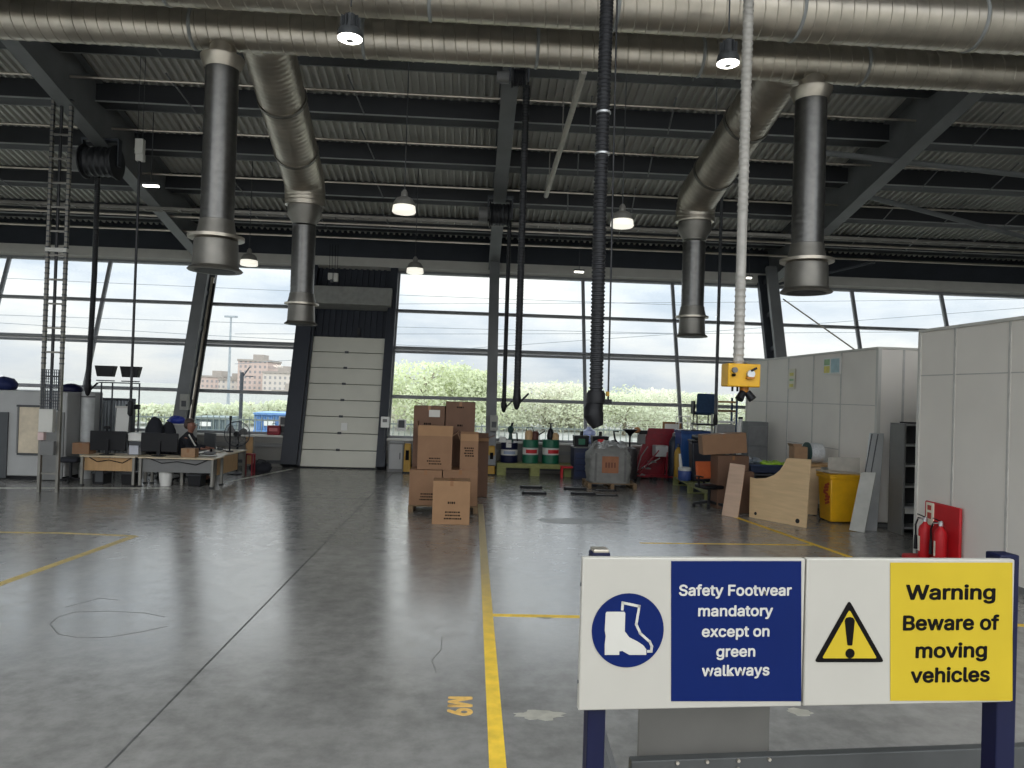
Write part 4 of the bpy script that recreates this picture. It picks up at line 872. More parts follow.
for sx_ in (-x + .03, x - .03):
    for y in (.03, .27): MB().bx(sx_ - .025, sx_ + .025, y - .025, y + .025, 0, .3).build('leg', RED, t_)
# floor plates in the distance
for i, (px, py, w_) in enumerate(((531, 488, .6), (534, 494, .62), (575, 489.5, .6), (583, 494.5, .62), (605, 490.5, .6), (606, 495.5, .6))):
    p = F(px, py); t_ = thing('floor_plate', ['far left steel floor plate before the drums', 'near left steel floor plate before the drums', 'far middle steel floor plate left of the bulk bag', 'near middle steel floor plate left of the bulk bag', 'far right thin steel plate before the bulk bag', 'near right thin steel plate before the bulk bag'][i], 'floor plate', (p.x, p.y, 0), 0, 'steel plates on the floor before the bulk bag')
    MB().bx(-w_ / 2, w_ / 2, -.1, .1, 0, .055 if i < 4 else .02).build('plate', M('dark_plate', (40, 40, 42), .7, 0, .1, 5, spec=.2), t_, .006); MB().bx(-w_ / 2 + .05, w_ / 2 - .05, -.04, .04, .055 if i < 4 else .02, .06 if i < 4 else .025).build('grip', GREY, t_)
# bulk bag on pallet
YBg = 20.3
a, b2, z0, z1 = rect(588, 480, 637, 488, YBg)
pallet('wooden pallet under the grey bulk bag', a, b2, YBg, YBg + 1.1, .15)
a, b2, z0, z1 = rect(590, 446, 632, 483, YBg)
t_ = thing('bulk_bag', 'big grey bulk bag with orange label and crumpled top on a pallet', 'bag', ((a + b2) / 2, YBg + .5, .15)); x = (b2 - a) / 2; h = z1 - .15
q = random.Random(7); m = MB(); bm = m.bm; nu, nv = 40, 16; rows = []
for j in range(nv + 1):
    v = j / nv; row = []
    for i in range(nu):
        an = 2 * pi * i / nu; c, s_ = cos(an), sin(an); e_ = .35
        X = (abs(c) ** e_) * (1 if c > 0 else -1); Yq = (abs(s_) ** e_) * (1 if s_ > 0 else -1); k = 1 + .05 * sin(pi * v) - (.0 if v < .75 else (v - .75) * 1.1)
        row.append(bm.verts.new((X * x * k * .97 + q.uniform(-.03, .03), Yq * .46 * k + q.uniform(-.02, .02), h * v * .97 + (q.uniform(-.05, .05) if v > .7 else 0))))
    rows.append(row)
for r0, r1_ in zip(rows, rows[1:]):
    for i in range(nu): bm.faces.new((r0[i], r0[(i + 1) % nu], r1_[(i + 1) % nu], r1_[i]))
bm.faces.new(rows[0][::-1]); bm.faces.new(rows[-1])
BAG = M('grey_bag', (124, 124, 120), .6, 0, .12, 6, .5, 12); m.build('bag_body', BAG, t_, ang=70)
m = MB(); q = random.Random(9)
for i in range(16): m.sph((q.uniform(-x * .7, x * .7), q.uniform(-.3, .3), h * .93 + q.uniform(0, .12)), (q.uniform(.1, .2), q.uniform(.08, .16), q.uniform(.05, .12)), 8, .03, i)
m.build('crumpled_filling', M('clear_plastic_grey', (150, 152, 150), .25, 0, .35, 8), t_, ang=30)
MB().box((-.02, -.5, h * .5), (.46, .012, .46), (0, 0, 0)).build('orange_label', M('label_orange', (150, 98, 66), .6), t_); 
m = MB()
for i in range(4): m.bx(-.16 + i * .08, -.11 + i * .08, -.508, -.505, h * .42, h * .56)
m.build('label_print', M('print_brown', (110, 64, 44), .6), t_)
for s_ in (-1, 1): MB().sweep([(s_ * x * .8, -.3, h * .85), (s_ * x * .75, -.25, h * 1.08), (s_ * x * .6, -.1, h * 1.1), (s_ * x * .6, .1, h * .95)], .03, None, 8).build('lifting_loop', BAG, t_)
for s_ in (-.42, .4): MB().bx(s_ - .03, s_ + .03, -.49, -.475, .05, h * .8).build('strap', M('bag_seam', (100, 100, 97), .6), t_)
# dark trolley jack / black post things behind the bag
t_ = thing('oil_drainer', 'black oil drainer with funnel behind the bulk bag', 'oil drainer', (P(629, 470, 22.2).x, 22.2, 0))
MB().lathe([(.22, .08), (.24, .12), (.24, .9), (.2, 1.0), (.06, 1.05)], (0, 0, 0), 20).build('tank', M('dark_brown_tank', (44, 38, 40), .5), t_); MB().cyl((0, 0, 1.0), (0, 0, 1.4), .03, n=8).build('stem', BLACK, t_); MB().lathe([(.04, 1.38), (.08, 1.44), (.22, 1.56), (.22, 1.58)], (0, 0, 0), 20).build('funnel', BLACK, t_)
for i in range(3): MB().cyl((.2 * cos(i * 2.1), .2 * sin(i * 2.1), 0), (.2 * cos(i * 2.1), .2 * sin(i * 2.1), .1), .05, n=10).build('castor', BLACK, t_)
MB().sweep([(-.2, 0, .9), (-.45, 0, 1.25), (-.5, 0, 1.5), (-.35, 0, 1.5)], .03, None, 8).build('hose', BLACK, t_)
# red tool board
a, b2, z0, z1 = rect(640, 428, 668, 478, 23.0)
t_ = thing('tool_board', 'dark red slanted sheet metal board behind the grey step trolley', 'tool board', (a, 23.0, 0))
pl = [P(x_, y_, 23.0) for x_, y_ in ((643, 477), (632, 477), (642, 446), (649, 428), (675, 429), (672, 440), (667, 455), (664, 477))]
m = MB(); m.prism([(p_.x, max(.05, p_.z)) for p_ in pl], .12, Matrix(((1, 0, 0, 0), (0, 0, 1, 23.0), (0, 1, 0, 0), (0, 0, 0, 1)))); m.build('red_panel', DRED, t_, .01, True)
m = MB(); q = random.Random(3)
for i in range(26): p_ = P(q.uniform(650, 668), q.uniform(432, 466), 22.99); m.box((p_.x, 22.985, p_.z), (.05, .03, .015))
m.build('hook_slots', M('slot_dark', (84, 16, 28), .5), t_, 0, True)
m = MB(); a_ = P(638, 470, 22.9); m.bar(a_, P(660, 458, 22.9), .03, .03); m.build('pale_rod', ALU, t_, 0, True)
# small box and lamp shaped tools left of red board
t_ = thing('parts_tray', 'grey metal tray of parts hung at the left of the red board', 'tray', P(641, 440, 22.8)); MB().bx(-.1, .14, 0, .12, -.12, .18).build('tray', GREY, t_, .01); MB().sph((-.12, .05, .3), (.12, .1, .1), 12).build('tan_roll', M('tan_roll', (160, 110, 70), .6), t_); MB().bx(-.05, .2, .0, .2, .18, .3).build('dark_case', BLACK, t_, .01)
# grey step trolley
p = F(651, 481); t_ = thing('step_trolley', 'small grey step trolley with red wheeled frame before the red board', 'step ladder', (p.x, p.y, 0), .05)
for i in range(4): MB().box((-.3 + i * .17, .12, .18 + i * .2), (.2, .34, .03)).build('step', GREY, t_)
MB().box((.3, .12, .92), (.4, .38, .34)).build('grey_box', MGREY, t_, .02)
for y in (-.06, .3): MB().bar((-.46, y, .1), (.2, y, .95), .03, .04).build('stringer', DRED, t_); MB().bar((.46, y, .1), (.46, y, .9), .035, .035).build('leg', DRED, t_); MB().bar((-.46, y, .14), (.75, y, .14), .035, .035).build('base_rail', DRED, t_)
for x_ in (-.42, .1, .7):
    for y in (-.06, .3): MB().cyl((x_, y - .02, .07), (x_, y + .02, .07), .07, n=14).build('wheel', BLACK, t_)
MB().sweep([(-.45, .1, .2), (-.3, .1, .75), (-.1, .1, 1.05)], .018, None, 8).build('handrail', GREY, t_)
# wooden frame on the sill behind
p = P(672, 434, 23.4); t_ = thing('wooden_crate', 'brown wooden crate frame standing behind the red board', 'frame', (p.x, 23.4, 0)); BR = M('brown_wood', (138, 98, 56), .6, 0, .15, 8)
z1 = P(672, 422, 23.4).z
for s_ in (-.27, .27): MB().bx(s_ - .03, s_ + .03, 0, .06, 0, z1).build('upright', BR, t_)
for z in (z1 - .06, z1 - .42): MB().bx(-.24, .24, 0, .06, z, z + .06).build('crossbar', BR, t_)
MB().bx(-.22, .22, .03, .05, z1 - .36, z1 - .06).build('white_panel', WHITE, t_)
o = thing('propane_cylinder', 'yellow gas cylinder half hidden behind the red board', 'gas cylinder', (P(678, 465, 21.9).x, 21.9, 0)); MB().lathe([(.1, 0), (.12, .04), (.12, .95), (.06, 1.08), (.03, 1.1)], (0, 0, 0), 20).build('cylinder', M('ochre', (168, 130, 40), .5), o); MB().lathe([(.04, 1.1), (.04, 1.2)], (0, 0, 0), 12).build('valve', DGREY, o)
o = thing('gas_cylinder', 'dark gas cylinder beside the yellow one behind the red board', 'gas cylinder', (P(673, 462, 22.6).x, 22.6, 0)); MB().lathe([(.12, 0), (.14, .04), (.14, 1.2), (.06, 1.35), (.03, 1.38)], (0, 0, 0), 20).build('cylinder', M('blue_black', (32, 38, 50), .5), o); MB().lathe([(.04, 1.38), (.04, 1.48)], (0, 0, 0), 12).build('valve', GREY, o)
# blue cabinet
a, b2, z0, z1 = rect(681, 431, 709, 478, 21.75)
t_ = thing('parts_washer', 'tall blue metal cabinet beneath the dark blue chair', 'cabinet', ((a + b2) / 2, 21.75, 0)); x = (b2 - a) / 2
MB().bx(-x, x, 0, .7, .06, z1).build('body', BLUE, t_, .012); MB().bx(-x - .03, x + .03, -.03, .73, z1 - .08, z1).build('top_rim', M('deep_blue', (24, 58, 110), .4), t_, .008); MB().bx(-x + .06, x - .06, -.015, 0, .2, z1 - .25).build('door', BLUE, t_, .006)
MB().bx(x - .14, x - .11, -.04, -.015, .7, .9).build('handle', GALV, t_)
for s_ in (-1, 1):
    for y in (.05, .65): MB().bx(s_ * x - .04, s_ * x + .04, y - .04, y + .04, 0, .06).build('foot', BLACK, t_)
zc = z1
# white wire rack / chair frame on top
t_ = thing('wire_basket', 'white wire frame standing on the left end of the blue cabinet', 'wire rack', ((a + b2) / 2 - .22, 22.1, zc)); 
for s_ in (-.24, .12):
    for y in (-.15, .15): MB().cyl((s_, y, 0), (s_, y, .42), .012, n=6).build('post', WHITE, t_)
m = MB()
for z in (.02, .22, .42): m.bar((-.24, -.15, z), (.12, -.15, z), .015, .015); m.bar((-.24, .15, z), (.12, .15, z), .015, .015); m.bar((-.24, -.15, z), (-.24, .15, z), .015, .015); m.bar((.12, -.15, z), (.12, .15, z), .015, .015)
m.build('wires', WHITE, t_)
# stacked table & blue chair above cabinet
t_ = thing('chrome_table', 'black topped white table frame behind the blue cabinet', 'table', (P(708, 425, 22.6).x, 22.6, 0)); zt2 = P(708, 424, 22.6).z
MB().bx(-.36, .36, 0, .6, zt2 - .05, zt2).build('tabletop', BLACK, t_, .008)
for s_ in (-.32, .32):
    for y in (.04, .56): MB().bx(s_ - .02, s_ + .02, y - .02, y + .02, 0, zt2 - .05).build('leg', WHITE, t_)
t_ = thing('office_chair', 'dark blue cushioned chair perched on the black table', 'chair', (P(706, 405, 22.7).x, 22.7, zt2))
zc1 = P(706, 394, 22.7).z - zt2; CH = M('blue_fabric', (36, 62, 92), .8, 0, .15, 20, .3, 80)
MB().box((.0, -.02, zc1 - .3), (.6, .12, .62), (.06, 0, 0)).build('backrest', CH, t_, .05, seg=3); MB().box((0, .3, .32), (.56, .5, .1)).build('seat', CH, t_, .04)
for s_ in (-.24, .24):
    for y in (.1, .5): MB().bar((s_, y, .0), (s_, y, .3), .03, .03).build('leg', BLACK, t_)
for s_ in (-.36, .36): MB().bx(s_ - .03, s_ + .03, 0, .3, .3, .7).build('arm', BLACK, t_, .01)
# yellow/wood shelf & white box right of hose
t_ = thing('storage_rack', 'white framed rack with tan boards behind the yellow socket box', 'rack', (P(727, 420, 22.3).x, 22.3, 0)); zt3 = P(727, 401, 22.3).z
for s_ in (-.32, .3):
    for y in (.02, .45): MB().bx(s_ - .025, s_ + .025, y - .025, y + .025, 0, zt3 + .1).build('post', OFFW if s_ < 0 else M('rack_blue', (30, 60, 100), .5), t_)
for z, mt in ((zt3 - .0, OAK), (zt3 - .28, M('dark_tan', (120, 96, 64), .6)), (zt3 - .62, WHITE), (zt3 - 1.2, GREY), (.2, GREY)): MB().bx(-.3, .28, 0, .46, z - .06, z).build('shelf', mt, t_)
MB().bx(-.28, .26, .02, .4, zt3 - 1.2, zt3 - .72).build('white_crate', M('grey_crate', (150, 150, 150), .5), t_, .01)
# grey filing cabinet by the far office
a, b2, z0, z1 = rect(748, 422, 768, 470, 20.2)
t_ = thing('filing_cabinet', 'dark grey upright cabinet against the far grey partition cabin', 'cabinet', ((a + b2) / 2, 20.2, 0)); x = (b2 - a) / 2
MB().bx(-x, x, 0, .5, 0, z1).build('body', M('cabinet_grey', (104, 106, 106), .5), t_, .01)
for i in range(3): MB().bx(-x + .03, x - .03, -.015, 0, .1 + i * (z1 - .15) / 3, (i + 1) * (z1 - .15) / 3 + .04).build('drawer', M('cabinet_grey2', (112, 113, 113), .5), t_, .006)
p = P(744, 432, 20.6); t_ = thing('white_canister', 'tall white canister left of the dark grey cabinet', 'canister', (p.x, 20.9, 0)); zt4 = P(743, 418, 20.9).z; MB().lathe([(.09, 0), (.1, .03), (.1, zt4 - .2), (.06, zt4 - .08), (.06, zt4)], (0, 0, 0), 20).build('body', WHITE, t_); MB().lathe([(.065, zt4 - .03), (.065, zt4 + .03)], (0, 0, 0), 16).build('lid', BLACK, t_)
# green pallet at right
p = F(680, 485) + Vector((-.22, 0, 0)); q2 = F(714, 503) + Vector((-.22, 0, 0))
an_ = math.atan2(q2.y - p.y, q2.x - p.x)
t_ = pallet('pale green pallet under the black bin at the right', -(q2 - p).length / 2, (q2 - p).length / 2, 0, 1.0, .24, GWOOD); mid = (p + q2) / 2; t_.location = (mid.x, mid.y, 0); t_.rotation_euler = (0, 0, an_)
# black bin & blue box, bottle
t_ = thing('waste_bin', 'tall black waste bin standing on the green pallet', 'bin', (6.5, 20.7, .24), -.1)
MB().box((0, 0, .56), (.5, .5, 1.1), (0, 0, 0), (1.2, 1.2)).build('body', M('black_blue', (18, 22, 34), .45), t_, .04); MB().box((0, 0, 1.13), (.64, .64, .06)).build('rim', BLACK, t_, .015); MB().box((.06, .08, 1.22), (.5, .45, .12), (.1, 0, .2)).build('lid', BLACK, t_, .04)
p = P(689, 484, 19.0); t_ = thing('detergent_tub', 'blue and white tub on the pallet left of the black bin', 'tub', (6.08, 20.75, .24)); MB().lathe([(.16, 0), (.19, .05), (.19, .26), (.17, .3)], (0, 0, 0), 20).build('tub', M('tub_blue', (66, 88, 150), .4), t_); MB().lathe([(.19, .28), (.19, .36), (.1, .38)], (0, 0, 0), 20).build('lid', WHITE, t_); MB().cyl((-.12, .0, .36), (-.16, 0, .75), .05, .03, 12).build('white_bottle', WHITE, t_)
# office chair with orange seat + boxes on it
p = F(708, 508); t_ = thing('swivel_chair', 'black swivel chair base with orange back under leaning cartons', 'chair', (p.x + .05, p.y + .1, 0), .3)
for i in range(5):
    a_ = i * 2 * pi / 5 + .3; MB().bar((0, 0, .14), (.36 * cos(a_), .36 * sin(a_), .09), .07, .06).build('base_arm', BLACK, t_); MB().cyl((.36 * cos(a_) - .02, .36 * sin(a_), .045), (.36 * cos(a_) + .02, .36 * sin(a_), .045), .045, n=12).build('castor', BLACK, t_)
MB().cyl((0, 0, .12), (0, 0, .44), .035, n=12).build('gas_lift', BLACK, t_); MB().box((0, 0, .5), (.52, .5, .1)).build('seat', BLACK, t_, .04, seg=3)
MB().box((-.0, .24, .86), (.44, .06, .42), (-.15, 0, 0)).build('backrest', M('orange_fabric', (176, 84, 40), .7), t_, .02); MB().bar((0, .2, .48), (0, .26, .9), .06, .02).build('back_stem', BLACK, t_)
for s_ in (-.29, .29): MB().bar((s_, 0, .5), (s_, .02, .72), .03, .04).build('arm_post', BLACK, t_); MB().box((s_, 0, .74), (.06, .3, .03)).build('armrest', BLACK, t_, .01)
carton('long brown carton balanced on top near the far grey cabin', 704, 434, 747, 454, 17.3, .5, CARD, [], 0)
lc = [o for o in COL.objects if o.get('label', '').startswith('long brown carton')][0]; lc.rotation_euler = (0, radians(-5), radians(-6))
carton('large brown carton standing below the long tilted one', 717, 456, 749, 512, 17.2, .45, CARDD, [], .08, snap=0)
carton('low brown carton standing between the plank and curved desk top', 735, 472, 754, 516, 16.6, .4, CARDD, [], .05, snap=0, tape=False)
# desk with green cover and dark crates behind the boards
a, b2, z0, z1 = rect(748, 470, 812, 520, 17.6)
t_ = thing('work_table', 'work table behind the curved desk top with lime green cover', 'table', (a, 17.3, 0)); w_ = b2 - a
zt5 = P(770, 474, 17.3).z
MB().bx(0, w_, 0, .75, zt5 - .05, zt5).build('tabletop', M('dark_top', (60, 62, 66), .5), t_, .008)
for x_ in (.05, w_ - .05):
    for y in (.05, .7): MB().bx(x_ - .03, x_ + .03, y - .03, y + .03, 0, zt5 - .05).build('leg', STEELD, t_)
MB().bx(.05, w_ - .05, .7, .72, .3, zt5 - .1).build('back_panel', DGREY, t_)
a1, b1, z0, z1 = rect(762, 458, 787, 466, 17.4); m = MB(); bm = m.bm; q = random.Random(5); nx, ny = 14, 6; g = []
for i in range(nx + 1): g.append([bm.verts.new(((b1 - a1) * i / nx, .5 * j / ny, q.uniform(0, .07) + .05)) for j in range(ny + 1)])
for i in range(nx):
    for j in range(ny): bm.faces.new((g[i][j], g[i + 1][j], g[i + 1][j + 1], g[i][j + 1]))
o = m.build('hi_vis_cloth', LIME); o.modifiers.new('s', 'SOLIDIFY').thickness = .05; o.location = (a1, 17.4, zt5 + .17); tag(o, 'crumpled lime green cloth lying on the dark crate behind the desk top', 'cloth')
a1, b1, z0, z1 = rect(750, 466, 784, 474, 17.4); t_ = thing('plastic_crate', 'dark blue plastic crate on the work table under the green cloth', 'crate', ((a1 + b1) / 2, 17.35, zt5)); x = (b1 - a1) / 2; m = MB(); m.bx(-x, x, 0, .03, 0, .2); m.bx(-x, x, .5, .53, 0, .2); m.bx(-x, -x + .03, .03, .5, 0, .2); m.bx(x - .03, x, .03, .5, 0, .2); m.bx(-x, x, 0, .53, 0, .02); m.build('crate_body', M('crate_navy', (28, 40, 66), .5), t_); MB().bx(-x - .02, x + .02, -.02, .55, .17, .21).build('rim', M('crate_navy2', (40, 54, 84), .5), t_, .01)
o = thing('wrapped_bundle', 'crumpled clear plastic bundle at the left of the work table', 'bundle', (P(753, 459, 17.6).x, 17.7, zt5 + .2)); m = MB()
for i in range(7): m.sph((q.uniform(-.15, .2), q.uniform(-.1, .1), q.uniform(0.03, .12)), (.12, .1, .06), 8, .02, i)
m.build('plastic_wrap', M('plastic_wrap', (130, 138, 146), .3), o)
# items above: small carton and white basket at (800-830,440-465)
zt6 = P(806, 463, 16.8).z
o = thing('wooden_bench', 'bench behind the boards carrying the wire basket and open carton', 'bench', (P(800, 480, 16.5).x - .05, 16.5, 0)); MB().bx(0, 1.05, 0, .6, zt6 - .06, zt6).build('top', OAK, o, .006)
for x_ in (.05, 1.0):
    for y in (.05, .55): MB().bx(x_ - .03, x_ + .03, y - .03, y + .03, 0, zt6 - .06).build('leg', STEELD, o)
carton('small open carton on the bench behind the curved desk top', 794.5, 447, 807.5, 463, 16.55, .3, M('carton_tan', (150, 118, 88), .7), [], 0, [('back', 0, .2, .05), ('left', 0, .6, .08)], snap=zt6)
a1, b1, z0, z1 = rect(812, 440, 829, 463, 16.55); t_ = thing('wire_spool', 'reel of pale wrapped wire beside a dark green disc on the bench', 'spool', ((a1 + b1) / 2, 16.85, zt6 + .24)); X = Matrix.Rotation(radians(90), 4, 'Y')
MB().lathe([(.24, -.2), (.24, -.16), (.2, -.15)], (0, 0, 0), 24, X).build('green_flange', M('spool_green', (30, 66, 64), .5), t_); MB().lathe([(.19, -.15), (.22, -.1), (.23, .05), (.21, .16), (.1, .18)], (0, 0, 0), 24, X).build('wrapped_wire', M('wrap_white', (196, 198, 198), .4, 0, .15, 30), t_)
# low wood sheet behind bin leaning on cabin
leaning('pale_sheet', 'wide pale sheet leaning on the far cabin behind the yellow bin', 'board', [(826, 520), (828, 457), (868, 458), (866, 520)], (826, 519), (868, 523), .05, .02, M('pale_sheet', (176, 170, 158), .6))

# ================================================================== LEFT: MACHINE, DESKS, PERSON
a, b2, z0, z1 = rect(-40, 392, 66, 485, 19.2)
zt = P(30, 391, 19.2).z
t_ = thing('machine_tool', 'large pale grey machine housing with a window door behind the cable ladder', 'machine', ((a + b2) / 2, 19.2, 0)); x = (b2 - a) / 2
MB().bx(-x, x, 0, 1.8, .1, zt).build('housing', MGREY, t_, .03); MB().bx(-x + .1, x - .1, .1, 1.7, 0, .1).build('plinth', BLACK, t_)
cx_ = (a + b2) / 2
def onm(nm, px0, py0, px1, py1, d0, d1, mat, bev=.01):
    a_, b_, z0_, z1_ = rect(px0, py0, px1, py1, 19.2); return MB().bx(a_ - cx_, b_ - cx_, d0, d1, z0_, z1_).build(nm, mat, t_, bev)
onm('door', 20, 407, 40, 453, -.06, 0, M('door_beige', (206, 192, 168), .5)); onm('door_frame', 18, 405, 41, 407, -.07, 0, DGREY); onm('door_frame', 18, 453, 41, 455, -.07, 0, DGREY); onm('door_frame', 18, 407, 20, 453, -.07, 0, GREY); onm('right_panel', 42, 412, 64, 480, -.03, 0, GREY)
onm('vent_slot', 0, 480, 16, 484, -.02, 0, BLACK); onm('left_panel', -2, 412, 8, 478, -.04, 0, DGREY)
o = tag(MB().sph((0, 0, .12), (.28, .24, .16), 18).build('hard_hat', NAVY), 'dark blue hard hat shape on top of the pale machine beside the ladder', 'helmet'); o.location = (P(69, 390, 19.8).x, 19.9, P(69, 394, 19.9).z - .0)
o = tag(MB().sph((0, 0, .15), (.34, .3, .2), 18, .02).build('blue_bag', M('blue_bag', (24, 36, 82), .6)), 'dark blue bag on top of the pale machine at the left edge', 'bag'); o.location = (P(1, 395, 19.8).x, 19.9, zt - .02)
# grey cabinet + white column right of machine
a, b2, z0, z1 = rect(67.5, 394, 80, 484, 20.2); t_ = thing('tall_cabinet', 'tall grey cabinet between the cable ladder and the white cylinder', 'cabinet', ((a + b2) / 2, 20.2, 0)); x = (b2 - a) / 2; MB().bx(-x, x, 0, .8, 0, z1).build('body', GREY, t_, .02); MB().bx(-x + .03, x - .03, -.02, 0, .1, z1 * .76).build('door', M('cabinet_door', (96, 97, 98), .5), t_, .008); MB().bx(x - .1, x - .07, -.05, -.02, 1.0, 1.2).build('handle', BLACK, t_)
a, b2, z0, z1 = rect(77.5, 392, 90, 470, 19.7); r = (b2 - a) / 2; t_ = thing('storage_tank', 'upright pale cylinder tank behind the left desk', 'tank', ((a + b2) / 2, 19.7 + r, 0)); MB().lathe([(r, 0), (r, z1 - .06), (r * .94, z1), (r * .3, z1 + .02)], (0, 0, 0), 28).build('shell', M('tank_pale', (196, 198, 196), .45), t_); MB().lathe([(r + .01, z1 - .14), (r + .01, z1 - .1)], (0, 0, 0), 28).build('band', GREY, t_); MB().cyl((-.05, 0, z1), (-.05, 0, z1 + .3), .04, n=10).build('pipe', GREY, t_)
a, b2, z0, z1 = rect(90.5, 398, 131, 470, 21.6); t_ = thing('corrugated_screen', 'dark grey corrugated metal screen behind the left monitor', 'screen', ((a + b2) / 2, 21.6, 0)); x = (b2 - a) / 2
n = 12; m = MB(); poly = []
for i in range(n): u = -x + 2 * x * i / n; dd = 2 * x / n; poly += [(u, 0), (u + dd * .4, 0), (u + dd * .5, .07), (u + dd * .9, .07)]
poly += [(x, .0), (x, .12), (-x, .12)]; m.prism(poly, z1 - .1, Matrix.Translation((0, 0, .05))); m.build('corrugated_sheet', M('corrugated_grey', (176, 180, 184), .5), t_); MB().bx(-x - .03, x + .03, -.04, .14, z1 - .06, z1).build('top_channel', STEELD, t_)
for s_ in (-x, x): MB().bx(s_ - .04, s_ + .04, -.02, .14, 0, z1).build('post', STEELD, t_)
# floodlights on a stand
YF = 20.6; xc = P(120, 400, YF).x
t_ = thing('floodlight_stand', 'stand with two black floodlights above the desks', 'floodlight', (xc, YF, 0))
zb = P(118, 381, YF).z; zt = P(118, 366.5, YF).z
for px0, px1 in ((96, 116), (121, 141)):
    a, b2, _, _ = rect(px0, 367, px1, 379, YF); c = (a + b2) / 2 - xc; w_ = b2 - a
    o = MB().box((c, 0, (zb + zt) / 2 + .06), (w_ * .74, .2, zt - zb - .1), (0, 0, 0), (1.33, 1.1)).build('lamp_head', BLACK, t_, .01); MB().box((c, -.005, zb + .0), (w_ * .76, .2, .03)).build('lamp_rim', STEELD, o)
a, b2, _, _ = rect(99, 367, 139, 380, YF); a -= xc; b2 -= xc
MB().bar((a, 0, zb - .05), (b2, 0, zb - .05), .04, .03).build('crossbar', STEELD, t_)
for px in (101, 112, 139): x_ = P(px, 400, YF).x - xc; MB().cyl((x_, 0, 0), (x_, 0, zb - .04), .022, n=8).build('pole', STEELD, t_)
MB().bx(b2 - .3, b2 + .05, -.06, .06, zb - .75, zb - .62).build('ballast_box', BLACK, t_, .01)
# flip chart
a, b2, z0, z1 = rect(116, 407, 129, 432, 20.3); t_ = thing('flip_chart', 'white paper flip chart behind the left monitor', 'flip chart', ((a + b2) / 2, 20.3, 0)); x = (b2 - a) / 2; m = MB(); m.box((0, 0, (z0 + z1) / 2), (2 * x, .03, z1 - z0), (-.1, 0, .0)); m.build('paper', WHITE, t_, .004); MB().box((0, .04, (z0 + z1) / 2 - .02), (2 * x + .06, .02, z1 - z0 + .04), (-.1, 0, 0)).build('backing', DGREY, t_); MB().box((0, 0, z1 - .0), (2 * x + .04, .05, .05)).build('clamp', OFFW, t_)
for s_ in (-x, x): MB().bar((s_, .04, z0 + .1), (s_ * 1.3, .1, 0), .03, .03).build('leg', DGREY, t_)
MB().bar((0, .05, z1 - .1), (0, .7, 0), .03, .03).build('leg', DGREY, t_)
# desks
YK = F(140, 487).y
def desk(label, px0, px1, Y, dep, front, fmat, rz=0.0, topmat=None, legs=((0, 0), (1, 0), (0, 1), (1, 1)), pan=(.36, .68)):
    a = F(px0, 487).x * Y / F(px0, 487).y; b2 = F(px1, 487).x * Y / F(px1, 487).y
    t_ = thing('desk', label, 'desk', ((a + b2) / 2, Y, 0), rz); x = (b2 - a) / 2
    MB().bx(-x, x, 0, dep, .7, .73).build('desktop', topmat or M('desk_top', (206, 190, 160), .4, 0, .06, 3), t_, .004)
    if front: MB().bx(-x + .08, x - .08, .1, .125, *pan).build('modesty_panel', fmat, t_, .003)
    for u, v in legs: xx, yy_ = (-x + .05 + u * (2 * x - .1), .06 + v * (dep - .12)); MB().bx(xx - .03, xx + .03, yy_ - .03, yy_ + .03, .03, .7).build('leg', GALVD, t_, .004); MB().bx(xx - .045, xx + .045, yy_ - .045, yy_ + .045, 0, .03).build('foot', BLACK, t_)
    MB().sweep([(-x * .7, .09, .68), (-x * .4, .07, .58), (0, .08, .63), (x * .5, .07, .56), (x * .8, .09, .68)], .012, None, 6).build('cable', BLACK, t_)
    return t_, x
dk1, x1_ = desk('oak front desk behind the pale floor line, left one', 78, 134, YK, .8, True, OAK)
dk2, x2_ = desk('grey front desk beside the oak desk, with the second monitor', 136.5, 213, YK, .8, True, GREY)
ka, kb = F(213, 487), F(246, 476)
an_ = math.atan2(kb.y - ka.y, kb.x - ka.x); ln = (kb - ka).length
t_ = thing('desk', 'end desk with oak side panel running back from the grey desk', 'desk', (ka.x - .02, ka.y + .12, 0), an_)
MB().bx(.0, ln, .0, .9, .7, .73).build('desktop', MATS['desk_top'], t_, .004); MB().bx(.3, ln * .72, .03, .055, .24, .68).build('side_panel', OAK, t_, .003)
for xx in (.1, ln - .08):
    for yy_ in (.06, .84): MB().bx(xx - .035, xx + .035, yy_ - .035, yy_ + .035, 0, .7).build('leg', GALVD, t_)
ek = t_; eM = Matrix.Translation(t_.location) @ Matrix.Rotation(an_, 4, 'Z')
def monitor(label, px0, px1, py0, Y):
    a, b2, z0, z1 = rect(px0, py0, px1, 455, Y); t_ = thing('monitor', label, 'monitor', ((a + b2) / 2, Y, .73)); x = (b2 - a) / 2; zt = z1 - .73
    MB().bx(-x, x, -.02, .03, .1, zt).build('screen_case', BLACK, t_, .012); MB().bx(-x + .01, x - .01, .03, .034, .11, zt - .01).build('display', M('screen_black', (10, 12, 18), .2), t_)
    MB().bar((0, -.05, .0), (0, -.04, zt * .65), .08, .03).build('stand', BLACK, t_); MB().bx(-.14, .14, -.14, .1, 0, .02).build('foot', BLACK, t_, .006)
monitor('black monitor seen from behind on the oak desk', 90, 126, 431, YK + .35); monitor('wide black monitor seen from behind on the grey desk', 141, 178, 433, YK + .38)
t_ = thing('webcam', 'small black webcam on the rim of the left monitor', 'webcam', (P(107, 430, YK + .36).x, YK + .36, P(107, 431, YK + .35).z)); MB().bx(-.07, .07, -.03, .03, .05, .12).build('camera_body', BLACK, t_, .015); MB().bx(-.02, .02, -.02, .02, 0, .05).build('clip', BLACK, t_)
carton('plain brown carton on the left end of the oak desk', 72, 443, 89, 456, YK + .3, .35, CARD, [], 0, snap=.73)
dx = [o for o in COL.objects if o.get('label', '').startswith('plain brown carton')][0]
